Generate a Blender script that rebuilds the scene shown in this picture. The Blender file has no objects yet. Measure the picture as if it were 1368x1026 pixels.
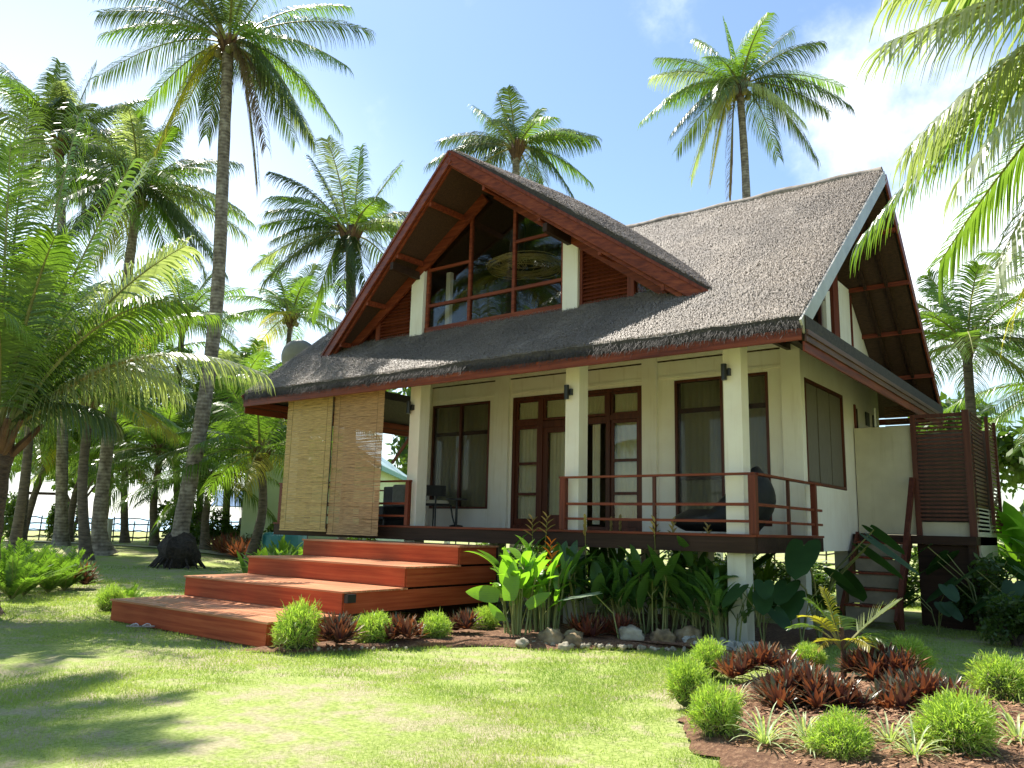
import bpy, math, random
import numpy as np
from mathutils import Vector, Matrix, noise
R_ = math.radians
random.seed(7); rng = np.random.default_rng(7)
scn = bpy.context.scene; col = scn.collection
DK = 1.605      # deck height

# ------------------------------------------------------------------ materials
def mat(name):
    m = bpy.data.materials.new(name); m.use_nodes = True
    nt = m.node_tree; b = nt.nodes['Principled BSDF']
    return m, nt, b
def N(nt, t, **k):
    n = nt.nodes.new(t)
    for a, v in k.items():
        if a.startswith('i_'): n.inputs[a[2:].replace('_', ' ')].default_value = v
        else: setattr(n, a, v)
    return n
def ramp(nt, fac, stops):
    r = nt.nodes.new('ShaderNodeValToRGB'); e = r.color_ramp.elements
    while len(e) < len(stops): e.new(.5)
    for i, (p, c) in enumerate(stops):
        e[i].position = p; e[i].color = (*c, 1) if len(c) == 3 else c
    nt.links.new(fac, r.inputs[0]); return r.outputs[0]
def coords(nt, scale=(1, 1, 1), rot=(0, 0, 0)):
    tc = nt.nodes.new('ShaderNodeTexCoord'); mp = nt.nodes.new('ShaderNodeMapping')
    mp.inputs['Scale'].default_value = scale; mp.inputs['Rotation'].default_value = rot
    nt.links.new(tc.outputs['Object'], mp.inputs[0]); return mp.outputs[0]
def nz(nt, vec, scale, detail=4, rough=.55):
    n = nt.nodes.new('ShaderNodeTexNoise'); n.inputs['Scale'].default_value = scale
    n.inputs['Detail'].default_value = detail; n.inputs['Roughness'].default_value = rough
    nt.links.new(vec, n.inputs['Vector']); return n.outputs['Fac']
def bump(nt, b, h, strength=.4, dist=.02):
    bn = nt.nodes.new('ShaderNodeBump'); bn.inputs['Strength'].default_value = strength
    bn.inputs['Distance'].default_value = dist
    nt.links.new(h, bn.inputs['Height']); nt.links.new(bn.outputs[0], b.inputs['Normal'])
def noisy(name, c0, c1, scale=4, stretch=(1, 1, 1), rough=.6, bs=.3, bd=.01, detail=5, spec=.5, c2=None, lo=.3, hi=.7):
    m, nt, b = mat(name); v = coords(nt, stretch); f = nz(nt, v, scale, detail)
    st = [(lo, c0), (hi, c1)] if c2 is None else [(lo, c0), ((lo + hi) / 2, c1), (hi, c2)]
    nt.links.new(ramp(nt, f, st), b.inputs['Base Color'])
    b.inputs['Roughness'].default_value = rough; b.inputs['Specular IOR Level'].default_value = spec
    if bs: bump(nt, b, f, bs, bd)
    return m
def leafmat(name, c0, c1, back=None, trans=.35, rough=.4, scale=3, spec=.5):
    m, nt, b = mat(name); v = coords(nt); f = nz(nt, v, scale, 3)
    c = ramp(nt, f, [(.3, c0), (.7, c1)])
    if back:
        g = nt.nodes.new('ShaderNodeNewGeometry'); mx = nt.nodes.new('ShaderNodeMix'); mx.data_type = 'RGBA'
        nt.links.new(g.outputs['Backfacing'], mx.inputs[0]); nt.links.new(c, mx.inputs[6]); mx.inputs[7].default_value = (*back, 1)
        c = mx.outputs[2]
    nt.links.new(c, b.inputs['Base Color'])
    b.inputs['Roughness'].default_value = rough; b.inputs['Specular IOR Level'].default_value = spec
    t = nt.nodes.new('ShaderNodeBsdfTranslucent'); s = nt.nodes.new('ShaderNodeMixShader')
    br = nt.nodes.new('ShaderNodeMix'); br.data_type = 'RGBA'; br.blend_type = 'MULTIPLY'; br.inputs[0].default_value = 1
    nt.links.new(c, br.inputs[6]); br.inputs[7].default_value = (1.9, 2.1, .8, 1)
    nt.links.new(br.outputs[2], t.inputs[0]); s.inputs[0].default_value = trans
    nt.links.new(b.outputs[0], s.inputs[1]); nt.links.new(t.outputs[0], s.inputs[2])
    nt.links.new(s.outputs[0], nt.nodes['Material Output'].inputs[0])
    return m
M = {}
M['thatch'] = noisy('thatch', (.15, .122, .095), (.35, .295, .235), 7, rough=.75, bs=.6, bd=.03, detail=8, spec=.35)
def straw():
    m, nt, b = mat('straw'); oi = coords(nt); f = nz(nt, oi, 60, 2); g = nz(nt, oi, .9, 5)
    c = ramp(nt, f, [(.32, (.165, .132, .10)), (.5, (.345, .288, .23)), (.68, (.56, .475, .385))])
    mx = nt.nodes.new('ShaderNodeMix'); mx.data_type = 'RGBA'; mx.blend_type = 'MULTIPLY'; mx.inputs[0].default_value = .75
    nt.links.new(c, mx.inputs[6]); nt.links.new(ramp(nt, g, [(.3, (.5, .5, .52)), (.65, (1.05, 1.02, 1))]), mx.inputs[7])
    nt.links.new(mx.outputs[2], b.inputs['Base Color']); b.inputs['Roughness'].default_value = .55; return m
M['straw'] = straw()
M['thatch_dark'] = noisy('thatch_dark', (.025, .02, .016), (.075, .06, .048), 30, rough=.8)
def wallmat(name, c0, c1):
    m, nt, b = mat(name); f = nz(nt, coords(nt), 2.2, 4); g = nz(nt, coords(nt, (7, 7, .5)), 1.6, 5, .6)
    mx = nt.nodes.new('ShaderNodeMix'); mx.data_type = 'RGBA'; mx.blend_type = 'MULTIPLY'; mx.inputs[0].default_value = 1
    nt.links.new(ramp(nt, f, [(.3, c0), (.7, c1)]), mx.inputs[6]); nt.links.new(ramp(nt, g, [(.28, (.90, .885, .85)), (.45, (1, 1, 1))]), mx.inputs[7])
    nt.links.new(mx.outputs[2], b.inputs['Base Color']); b.inputs['Roughness'].default_value = .75; bump(nt, b, g, .06, .004); return m
def wood(name, c0, c1, c2, axis='x', rough=.35, coat=0, spec=.4):
    st = {'x': (.35, 9, 9), 'y': (9, .35, 9), 'z': (9, 9, .35)}[axis]
    m, nt, b = mat(name); v = coords(nt, st); f = nz(nt, v, 2.2, 7, .6)
    v2 = coords(nt, (.5, .5, .5)); f2 = nz(nt, v2, 2.0, 3)
    c = ramp(nt, f, [(.28, c0), (.5, c1), (.72, c2)])
    mx = nt.nodes.new('ShaderNodeMix'); mx.data_type = 'RGBA'; mx.blend_type = 'MULTIPLY'; mx.inputs[0].default_value = .5
    nt.links.new(c, mx.inputs[6]); nt.links.new(ramp(nt, f2, [(.3, (.6, .58, .55)), (.7, (1.1, 1.1, 1.1))]), mx.inputs[7])
    nt.links.new(mx.outputs[2], b.inputs['Base Color'])
    gi = nt.nodes.new('ShaderNodeNewGeometry'); m3 = nt.nodes.new('ShaderNodeMix'); m3.data_type = 'RGBA'; m3.blend_type = 'MULTIPLY'; m3.inputs[0].default_value = 1
    nt.links.new(mx.outputs[2], m3.inputs[6]); nt.links.new(ramp(nt, gi.outputs['Random Per Island'], [(0, (.74, .72, .70)), (1, (1.08, 1.08, 1.08))]), m3.inputs[7]); nt.links.new(m3.outputs[2], b.inputs['Base Color'])
    b.inputs['Specular IOR Level'].default_value = spec; b.inputs['Roughness'].default_value = rough; b.inputs['Coat Weight'].default_value = coat; b.inputs['Coat Roughness'].default_value = .25
    bump(nt, b, f, .25, .004); return m
M['red'] = wood('red_wood', (.10, .020, .010), (.23, .048, .020), (.34, .085, .032), rough=.5, spec=.25)
M['redy'] = wood('red_wood_y', (.10, .020, .010), (.23, .048, .020), (.34, .085, .032), 'y', rough=.5, spec=.25)
M['redz'] = wood('red_wood_z', (.10, .022, .012), (.20, .045, .022), (.28, .07, .035), 'z', rough=.5, spec=.25)
M['tread'] = wood('tread_wood', (.42, .135, .055), (.68, .27, .125), (.82, .45, .26), rough=.38)
M['riser'] = wood('riser_wood', (.36, .055, .018), (.54, .105, .036), (.66, .165, .06), rough=.6, spec=.2)
M['risery'] = wood('riser_wood_y', (.36, .055, .018), (.54, .105, .036), (.66, .165, .06), 'y', rough=.6, spec=.2)
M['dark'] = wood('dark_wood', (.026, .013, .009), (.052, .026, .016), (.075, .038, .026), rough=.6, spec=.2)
M['frame'] = wood('frame_wood', (.065, .018, .010), (.115, .031, .016), (.17, .05, .025), 'z', rough=.45, spec=.3)
M['skirtwood'] = wood('skirt_wood', (.07, .03, .02), (.16, .075, .05), (.24, .13, .09), 'y', rough=.5)
M['soffit'] = noisy('woven_soffit', (.035, .016, .009), (.095, .045, .026), 12, (1, 4, 4), rough=.7, bs=.5)
M['wall'] = wallmat('cream_wall', (.84, .76, .64), (.90, .84, .73))
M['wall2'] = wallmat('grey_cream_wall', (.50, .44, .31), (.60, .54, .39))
M['stilt'] = wallmat('stilt_paint', (.58, .56, .46), (.72, .70, .60))
M['paleedge'] = noisy('pale_board', (.36, .35, .30), (.50, .49, .44), 4, (4, 1, 1), rough=.35, bs=.1)
M['black'] = noisy('black_paint', (.010, .010, .010), (.02, .02, .022), 8, rough=.4, bs=0)
M['wicker'] = noisy('black_wicker', (.006, .006, .007), (.028, .028, .03), 45, (1, 1, 3), rough=.45, bs=.8, bd=.02)
M['cushion'] = noisy('cushion', (.42, .38, .30), (.55, .5, .4), 9, rough=.9, bs=.15)
M['cushgrey'] = noisy('grey_cushion', (.22, .23, .21), (.3, .31, .28), 9, rough=.9, bs=.15)
M['rattan'] = noisy('rattan', (.34, .24, .09), (.62, .48, .22), 14, rough=.5)
M['bamboo'] = noisy('bamboo_slats', (.30, .17, .05), (.78, .54, .21), 5, (1, 1, 26), rough=.55, bs=.3)
M['bamboo2'] = noisy('bamboo_slats_brown', (.22, .11, .045), (.70, .42, .19), 5, (1, 1, 26), rough=.55, bs=.3)
M['cord'] = noisy('cord', (.05, .035, .025), (.08, .06, .04), 9, rough=.8)
def glass(name, tint=(.05, .05, .05), rough=.02, alpha=.25, ior=1.7):
    m, nt, b = mat(name); b.inputs['Base Color'].default_value = (*tint, 1)
    b.inputs['Roughness'].default_value = rough; b.inputs['IOR'].default_value = ior
    t = nt.nodes.new('ShaderNodeBsdfTransparent'); g = nt.nodes.new('ShaderNodeBsdfGlossy'); g.inputs['Roughness'].default_value = rough
    g.inputs['Color'].default_value = (.95, .97, 1, 1)
    fr = nt.nodes.new('ShaderNodeFresnel'); fr.inputs['IOR'].default_value = ior
    t.inputs[0].default_value = (alpha, alpha, alpha * .97, 1)
    s = nt.nodes.new('ShaderNodeMixShader')
    gg = nt.nodes.new('ShaderNodeNewGeometry'); sb = nt.nodes.new('ShaderNodeMath'); sb.operation = 'SUBTRACT'; sb.inputs[0].default_value = 1; nt.links.new(gg.outputs['Backfacing'], sb.inputs[1])
    ml = nt.nodes.new('ShaderNodeMath'); ml.operation = 'MULTIPLY'; nt.links.new(fr.outputs[0], ml.inputs[0]); nt.links.new(sb.outputs[0], ml.inputs[1])
    nt.links.new(ml.outputs[0], s.inputs[0]); nt.links.new(t.outputs[0], s.inputs[1]); nt.links.new(g.outputs[0], s.inputs[2])
    nt.links.new(s.outputs[0], nt.nodes['Material Output'].inputs[0]); return m
M['glass'] = glass('window_glass', alpha=.95, ior=1.7)
M['glassup'] = glass('dormer_glass', alpha=.85, ior=2.0)
def screen():
    m, nt, b = mat('insect_screen'); b.inputs['Base Color'].default_value = (.035, .03, .024, 1); b.inputs['Roughness'].default_value = .35
    b.inputs['Specular IOR Level'].default_value = .4
    t = nt.nodes.new('ShaderNodeBsdfTransparent'); s = nt.nodes.new('ShaderNodeMixShader'); s.inputs[0].default_value = .74
    nt.links.new(b.outputs[0], s.inputs[1]); nt.links.new(t.outputs[0], s.inputs[2])
    nt.links.new(s.outputs[0], nt.nodes['Material Output'].inputs[0]); return m
M['screen'] = screen()
M['curtain'] = leafmat('curtain_cloth', (.70, .65, .48), (.78, .73, .56), trans=.35, rough=.9, spec=.1)
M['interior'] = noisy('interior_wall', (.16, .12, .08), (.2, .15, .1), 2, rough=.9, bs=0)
M['leaf'] = leafmat('palm_leaf', (.036, .060, .022), (.078, .115, .036), trans=.36, rough=.30, scale=1.3, spec=.75)
M['leaf2'] = leafmat('palm_leaf_bright', (.075, .135, .022), (.15, .225, .042), trans=.5, rough=.33, scale=1.3, spec=.7)
M['leafs'] = leafmat('palm_leaf_highlit', (.20, .235, .13), (.34, .37, .24), trans=.45, rough=.28, scale=1.3, spec=1)  # pale base colour paints in the bright highlights on the fronds
M['leafy'] = leafmat('palm_leaf_yellow', (.24, .21, .035), (.42, .36, .06), trans=.5, rough=.4, scale=1.3)
M['leafd'] = leafmat('palm_leaf_dead', (.10, .065, .035), (.2, .13, .07), trans=.15, rough=.7)
M['rachis'] = noisy('palm_rachis', (.16, .17, .05), (.32, .30, .10), 6, rough=.45, bs=.1)
def trunkmat():
    m, nt, b = mat('palm_trunk'); v = coords(nt); w = nt.nodes.new('ShaderNodeTexWave'); w.bands_direction = 'Z'; w.inputs['Scale'].default_value = 2.6
    w.inputs['Distortion'].default_value = 4; w.inputs['Detail'].default_value = 3; nt.links.new(v, w.inputs[0])
    f = nz(nt, v, 5, 5); a = nt.nodes.new('ShaderNodeMath'); a.operation = 'MULTIPLY_ADD'; nt.links.new(w.outputs['Fac'], a.inputs[0]); a.inputs[1].default_value = .13
    nt.links.new(f, a.inputs[2])
    nt.links.new(ramp(nt, a.outputs[0], [(.35, (.08, .062, .05)), (.56, (.20, .165, .13)), (.75, (.34, .30, .25))]), b.inputs['Base Color'])
    b.inputs['Roughness'].default_value = .85; bump(nt, b, a.outputs[0], .7, .04); return m
M['trunk'] = trunkmat()
M['trunkd'] = noisy('dark_young_trunk', (.045, .03, .02), (.15, .105, .075), 6, (1, 1, 5), rough=.9, bs=1, bd=.05)
M['trunkm'] = noisy('brown_trunk', (.06, .045, .035), (.19, .15, .115), 4, (1, 1, 4), rough=.9, bs=.8, bd=.04)
M['riserdim'] = noisy('shade_toned_riser', (.20, .17, .12), (.30, .26, .18), 5, rough=.8, bs=.1)  # cream darkened in the colour to stand in for shade on the stair
M['bole'] = noisy('root_bole', (.018, .013, .010), (.06, .045, .035), 12, rough=.95, bs=1, bd=.05)
M['fiber'] = noisy('palm_fibre', (.07, .035, .02), (.2, .11, .06), 8, (1, 1, .4), rough=.9, bs=.6)
M['nut'] = noisy('coconut', (.10, .13, .03), (.28, .2, .07), 2, rough=.5)
M['grassblade'] = leafmat('grass_blade', (.205, .295, .068), (.375, .425, .135), trans=.3, rough=.6, scale=.6, spec=.2)
M['bush'] = leafmat('bush_leaf', (.20, .30, .05), (.42, .52, .14), trans=.4, rough=.5, scale=9, spec=.3)
M['bushdry'] = leafmat('bush_dry', (.20, .15, .06), (.42, .34, .17), trans=.2, rough=.8, scale=9)
M['bushcore'] = noisy('bush_core', (.03, .045, .012), (.07, .10, .02), 9, rough=.9)
M['rhoeo'] = leafmat('purple_leaf', (.055, .065, .038), (.17, .15, .09), back=(.10, .035, .04), trans=.18, rough=.32, scale=6)
M['rhoeo2'] = leafmat('red_leaf', (.16, .08, .035), (.38, .20, .10), back=(.20, .055, .04), trans=.22, rough=.35, scale=6)
M['spider'] = leafmat('striped_leaf', (.20, .30, .08), (.62, .64, .40), trans=.3, rough=.4, scale=22)
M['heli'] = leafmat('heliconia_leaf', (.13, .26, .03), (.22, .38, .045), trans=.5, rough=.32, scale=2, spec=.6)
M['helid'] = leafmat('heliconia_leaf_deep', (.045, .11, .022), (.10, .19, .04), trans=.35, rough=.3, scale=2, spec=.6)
for k_ in ('heli', 'helid'):
    nt = M[k_].node_tree; b = nt.nodes['Principled BSDF']; tcn = coords(nt); wv = nt.nodes.new('ShaderNodeTexWave'); wv.inputs['Scale'].default_value = 9; wv.inputs['Distortion'].default_value = 2.5; wv.bands_direction = 'Z'
    nt.links.new(tcn, wv.inputs[0]); bump(nt, b, wv.outputs['Fac'], .35, .006)
M['stem'] = noisy('green_stem', (.12, .17, .04), (.32, .30, .1), 5, (1, 1, .5), rough=.5)
M['flower'] = noisy('orange_flower', (.75, .13, .02), (.9, .32, .03), 9, rough=.4)
M['flowery'] = noisy('dry_flower', (.35, .25, .08), (.5, .38, .14), 9, rough=.6)
M['aloc'] = leafmat('silver_leaf', (.22, .30, .20), (.42, .50, .38), trans=.25, rough=.3, scale=5, spec=.7)
M['alocd'] = leafmat('elephant_leaf', (.020, .055, .014), (.04, .095, .024), trans=.3, rough=.5, scale=2, spec=.3)
M['fern'] = leafmat('fern_leaf', (.07, .14, .02), (.19, .30, .05), trans=.4, rough=.5, scale=3)
M['treeleaf'] = leafmat('tree_leaf', (.035, .07, .015), (.11, .17, .035), trans=.4, rough=.4, scale=1)
M['rock'] = noisy('rock', (.10, .07, .04), (.27, .19, .10), 5, rough=.9, bs=.8, bd=.03, c2=(.42, .34, .22))
M['rockp'] = noisy('pale_rock', (.22, .19, .13), (.46, .41, .31), 7, rough=.9, bs=.8, bd=.03)
M['coral'] = noisy('coral_stone', (.30, .29, .25), (.55, .53, .48), 14, rough=.95, bs=1, bd=.04)
M['white'] = noisy('white_paint', (.55, .55, .52), (.75, .75, .72), 5, rough=.7, bs=.2)
M['branch'] = noisy('rustic_branch', (.045, .032, .025), (.12, .09, .07), 9, rough=.9, bs=.6)
M['dish'] = noisy('dish_paint', (.17, .17, .16), (.24, .24, .22), 4, rough=.5, bs=.1)
M['paleg'] = noisy('pale_green_wall', (.50, .58, .36), (.58, .66, .44), 1.5, rough=.8, bs=.05)
M['blueroof'] = noisy('light_blue_roof', (.42, .60, .66), (.60, .76, .80), 1.2, (8, .6, 1), rough=.3, bs=.3)
M['tealtrim'] = noisy('teal_trim', (.03, .22, .20), (.05, .28, .25), 3, rough=.5, bs=0)
M['bluetarp'] = noisy('blue_tarp', (.04, .22, .62), (.07, .30, .75), 3, rough=.4, bs=.1)
M['tank'] = noisy('teal_tank', (.03, .2, .23), (.06, .28, .30), 3, rough=.5, bs=.05)
M['sandal'] = noisy('sandal_sole', (.25, .2, .17), (.4, .34, .3), 18, rough=.8)
def soilmat():
    m, nt, b = mat('garden_soil'); v = coords(nt); f = nz(nt, v, 22, 8, .7); g = nz(nt, v, 1.5, 3)
    c = ramp(nt, f, [(.3, (.085, .040, .022)), (.52, (.225, .112, .058)), (.7, (.44, .27, .155))])
    nt.links.new(c, b.inputs['Base Color']); b.inputs['Roughness'].default_value = .95; bump(nt, b, f, 1, .05); return m
M['soil'] = soilmat()
M['chip'] = noisy('wood_chip', (.16, .07, .035), (.48, .28, .15), 40, rough=.9, bs=0)
def groundmat():
    m, nt, b = mat('lawn'); v = coords(nt)
    f = nz(nt, v, 26, 6, .7); g = nz(nt, v, .55, 5, .6); h = nz(nt, v, 3.2, 4, .6)
    c = ramp(nt, f, [(.3, (.16, .21, .045)), (.5, (.32, .39, .10)), (.7, (.47, .50, .18))])
    d = ramp(nt, f, [(.3, (.28, .25, .13)), (.7, (.52, .47, .28))])
    mx = nt.nodes.new('ShaderNodeMix'); mx.data_type = 'RGBA'
    a = nt.nodes.new('ShaderNodeMath'); a.operation = 'ADD'; nt.links.new(g, a.inputs[0]); nt.links.new(h, a.inputs[1])
    nt.links.new(ramp(nt, a.outputs[0], [(.50, (0, 0, 0)), (.62, (.75, .75, .75))]), mx.inputs[0])
    # a.outputs runs about .6 - 1.4
    mr = nt.nodes.new('ShaderNodeMapRange'); mr.inputs['From Min'].default_value = .93; mr.inputs['From Max'].default_value = 1.12
    nt.links.new(a.outputs[0], mr.inputs[0]); nt.links.new(mr.outputs[0], mx.inputs[0])
    nt.links.new(c, mx.inputs[6]); nt.links.new(d, mx.inputs[7])
    nt.links.new(mx.outputs[2], b.inputs['Base Color']); b.inputs['Roughness'].default_value = .9; b.inputs['Specular IOR Level'].default_value = .2
    bump(nt, b, f, .8, .03); return m
M['lawn'] = groundmat()
M['sand'] = noisy('sand', (.52, .45, .33), (.70, .63, .50), 6, rough=.95, bs=.3)
def seamat():
    m, nt, b = mat('sea'); v = coords(nt, (1, .25, 1)); f = nz(nt, v, .6, 5)
    nt.links.new(ramp(nt, f, [(.3, (.20, .42, .55)), (.7, (.42, .62, .70))]), b.inputs['Base Color']); b.inputs['Roughness'].default_value = .25
    bump(nt, b, f, .3, .2); return m
M['sea'] = seamat()

# ------------------------------------------------------------------ mesh helpers
class MB:
    def __init__(s): s.v = []; s.f = []; s.m = []
    def quad(s, a, b, c, d, mi=0):
        n = len(s.v); s.v += [tuple(a), tuple(b), tuple(c), tuple(d)]; s.f.append((n, n+1, n+2, n+3)); s.m.append(mi)
    def tri(s, a, b, c, mi=0):
        n = len(s.v); s.v += [tuple(a), tuple(b), tuple(c)]; s.f.append((n, n+1, n+2)); s.m.append(mi)
    def hexa(s, p, mi=0):     # p: 4 bottom ccw + 4 top ccw
        n = len(s.v); s.v += [tuple(q) for q in p]
        for q in ((3, 2, 1, 0), (4, 5, 6, 7), (0, 1, 5, 4), (1, 2, 6, 5), (2, 3, 7, 6), (3, 0, 4, 7)):
            s.f.append(tuple(n+i for i in q)); s.m.append(mi)
        return s
    def box(s, x0, x1, y0, y1, z0, z1, mi=0):
        return s.hexa([(x0, y0, z0), (x1, y0, z0), (x1, y1, z0), (x0, y1, z0), (x0, y0, z1), (x1, y0, z1), (x1, y1, z1), (x0, y1, z1)], mi)
    def beam(s, p, q, w, h, up=(0, 0, 1), mi=0):
        p = Vector(p); q = Vector(q); d = (q-p).normalized(); u = Vector(up); sd = d.cross(u).normalized()*(w/2); u = sd.cross(d).normalized()*(h/2)
        return s.hexa([p-sd-u, p+sd-u, q+sd-u, q-sd-u, p-sd+u, p+sd+u, q+sd+u, q-sd+u], mi)
    def prism(s, pts, ext, mi=0):   # polygon (list 3d) extruded by ext
        n = len(s.v); k = len(pts); e = Vector(ext)
        s.v += [tuple(p) for p in pts] + [tuple(Vector(p)+e) for p in pts]
        s.f.append(tuple(range(n+k-1, n-1, -1))); s.m.append(mi); s.f.append(tuple(range(n+k, n+2*k))); s.m.append(mi)
        for i in range(k):
            j = (i+1) % k; s.f.append((n+i, n+j, n+k+j, n+k+i)); s.m.append(mi)
        return s
    def tube(s, pts, rad, seg=8, mi=0, cap=True):
        n = len(s.v); pts = [Vector(p) for p in pts]; K = len(pts)
        if not hasattr(rad, '__len__'): rad = [rad]*K
        for i, p in enumerate(pts):
            t = (pts[min(i+1, K-1)]-pts[max(i-1, 0)]).normalized()
            a = t.cross(Vector((0, 0, 1)) if abs(t.z) < .95 else Vector((1, 0, 0))).normalized(); b = t.cross(a)
            for j in range(seg):
                w = 2*math.pi*j/seg; s.v.append(tuple(p+(a*math.cos(w)+b*math.sin(w))*rad[i]))
        for i in range(K-1):
            for j in range(seg):
                k = (j+1) % seg; s.f.append((n+i*seg+j, n+i*seg+k, n+(i+1)*seg+k, n+(i+1)*seg+j)); s.m.append(mi)
        if cap:
            s.f.append(tuple(n+j for j in range(seg))); s.m.append(mi)
            s.f.append(tuple(n+(K-1)*seg+j for j in reversed(range(seg)))); s.m.append(mi)
        return s
    def ball(s, c, r, seg=10, rings=7, jit=0, mi=0, seed=0):
        n = len(s.v); c = Vector(c); r = Vector(r if hasattr(r, '__len__') else (r, r, r))
        for i in range(rings+1):
            th = math.pi*i/rings
            for j in range(seg):
                ph = 2*math.pi*j/seg; d = Vector((math.sin(th)*math.cos(ph), math.sin(th)*math.sin(ph), math.cos(th)))
                k = 1+jit*(noise.noise(d*1.7+Vector((seed*3.1, seed, 0)))+.5*noise.noise(d*4+Vector((seed, 0, seed*2.))))
                s.v.append((c.x+d.x*r.x*k, c.y+d.y*r.y*k, c.z+d.z*r.z*k))
        for i in range(rings):
            for j in range(seg):
                k = (j+1) % seg; s.f.append((n+i*seg+j, n+(i+1)*seg+j, n+(i+1)*seg+k, n+i*seg+k)); s.m.append(mi)
        return s
    def build(s, name, mats, parent=None, smooth=False, bevel=0, local=False):
        if isinstance(mats, str): mats = [mats]
        off = Vector((0, 0, 0)); p = parent
        while p is not None and not local: off += Vector(p.location); p = p.parent
        me = bpy.data.meshes.new(name); me.from_pydata([(a-off.x, b-off.y, c-off.z) for a, b, c in s.v], [], s.f)
        for k in mats: me.materials.append(M[k])
        if len(mats) > 1: me.polygons.foreach_set('material_index', s.m)
        if smooth: me.polygons.foreach_set('use_smooth', [True]*len(s.f))
        me.validate(); o = bpy.data.objects.new(name, me); col.objects.link(o); o.parent = parent
        if bevel:
            b = o.modifiers.new('bevel', 'BEVEL'); b.width = bevel; b.segments = 2; b.limit_method = 'ANGLE'
        return o
def npmesh(name, V, F, mats, parent=None, mi=None, off=(0, 0, 0)):
    V = (V-np.array(off)).astype(np.float32); me = bpy.data.meshes.new(name); n = F.shape[1]
    me.vertices.add(len(V)); me.vertices.foreach_set('co', V.ravel())
    me.loops.add(F.size); me.loops.foreach_set('vertex_index', F.ravel().astype(np.int32))
    me.polygons.add(len(F)); me.polygons.foreach_set('loop_start', np.arange(0, F.size, n, dtype=np.int32))
    for k in mats: me.materials.append(M[k])
    if mi is not None: me.polygons.foreach_set('material_index', mi.astype(np.int32))
    me.update(); me.validate(); o = bpy.data.objects.new(name, me); col.objects.link(o); o.parent = parent; return o
def tag(o, label=None, cat=None, group=None, kind=None):
    if label: o['label'] = label
    if cat: o['category'] = cat
    if group: o['group'] = group
    if kind: o['kind'] = kind
    return o
def thing(name, loc, label, cat, group=None):
    o = bpy.data.objects.new(name, None); col.objects.link(o); o.location = loc; o.empty_display_size = .2
    return tag(o, label, cat, group)
def dup(root, loc, rz=0, sc=1, label=None, group=None):
    r = root.copy(); col.objects.link(r); r.location = loc; r.rotation_euler = (0, 0, rz)
    r.scale = sc if hasattr(sc, '__len__') else (sc, sc, sc)
    if label: r['label'] = label
    if group: r['group'] = group
    for ch in root.children:
        c = ch.copy(); col.objects.link(c); c.parent = r
        for g in ch.children:
            d = g.copy(); col.objects.link(d); d.parent = c
    return r
def H(x, y):     # height of the ground
    t = max(0., min(1., (-14-x)/16)); return .45*t*t*(3-2*t)

# ------------------------------------------------------------------ camera, sky, sun
cd = bpy.data.cameras.new('camera'); cam = bpy.data.objects.new('camera', cd); col.objects.link(cam)
cd.sensor_width = 36; cd.lens = 1077.12/1368*36; cd.clip_end = 6000; cd.clip_start = .05
yaw, pitch, roll = .661490, .175552, .024454
cy, sy, cp, sp = math.cos(yaw), math.sin(yaw), math.cos(pitch), math.sin(pitch)
F = Vector((-sy*cp, cy*cp, sp)); Rr = Vector((cy, sy, 0)); U = Rr.cross(F)
R2 = Rr*math.cos(roll)+U*math.sin(roll); U2 = -Rr*math.sin(roll)+U*math.cos(roll)
mw = Matrix((R2, U2, -F)).transposed().to_4x4(); mw.translation = (4.4436, -11.5101, 1.63)
cam.matrix_world = mw; scn.camera = cam
SUN_EL, SUN_AZ = R_(60), R_(-80)      # azimuth from +Y towards +X
w = bpy.data.worlds.new('World'); scn.world = w; w.use_nodes = True; nt = w.node_tree
bg = nt.nodes['Background']; sky = nt.nodes.new('ShaderNodeTexSky'); sky.sky_type = 'NISHITA'; sky.sun_disc = False
sky.sun_elevation = SUN_EL; sky.sun_rotation = SUN_AZ; sky.air_density = 1.15; sky.dust_density = .55; sky.ozone_density = 1.0
tc = nt.nodes.new('ShaderNodeTexCoord')
def cloud_blob(d, lo, hi):
    dt = nt.nodes.new('ShaderNodeVectorMath'); dt.operation = 'DOT_PRODUCT'; nt.links.new(tc.outputs['Generated'], dt.inputs[0]); dt.inputs[1].default_value = Vector(d).normalized()
    mr = nt.nodes.new('ShaderNodeMapRange'); mr.interpolation_type = 'SMOOTHSTEP'; mr.inputs['From Min'].default_value = lo; mr.inputs['From Max'].default_value = hi
    nt.links.new(dt.outputs['Value'], mr.inputs[0]); return mr.outputs[0]
def mth(op, a, b):
    n = nt.nodes.new('ShaderNodeMath'); n.operation = op
    for i, x in enumerate((a, b)):
        if isinstance(x, (int, float)): n.inputs[i].default_value = x
        else: nt.links.new(x, n.inputs[i])
    return n.outputs[0]
CLOUDS = [((-.172, .868, .46), .987, 1.0, .66), ((-.095, .95, .28), .982, .999, .95)]
tot = None
for d, lo, hi, k in CLOUDS:
    x = mth('MULTIPLY', cloud_blob(d, lo, hi), k); tot = x if tot is None else mth('MAXIMUM', tot, x)
nzn = nt.nodes.new('ShaderNodeTexNoise'); nzn.inputs['Scale'].default_value = 7; nzn.inputs['Detail'].default_value = 9; nzn.inputs['Roughness'].default_value = .58
nt.links.new(tc.outputs['Generated'], nzn.inputs['Vector'])
n2 = nt.nodes.new('ShaderNodeTexNoise'); n2.inputs['Scale'].default_value = 2.3; n2.inputs['Detail'].default_value = 8; nt.links.new(tc.outputs['Generated'], n2.inputs['Vector'])
dens = mth('ADD', mth('MULTIPLY', tot, .55), mth('SUBTRACT', nzn.outputs['Fac'], .38))
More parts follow.
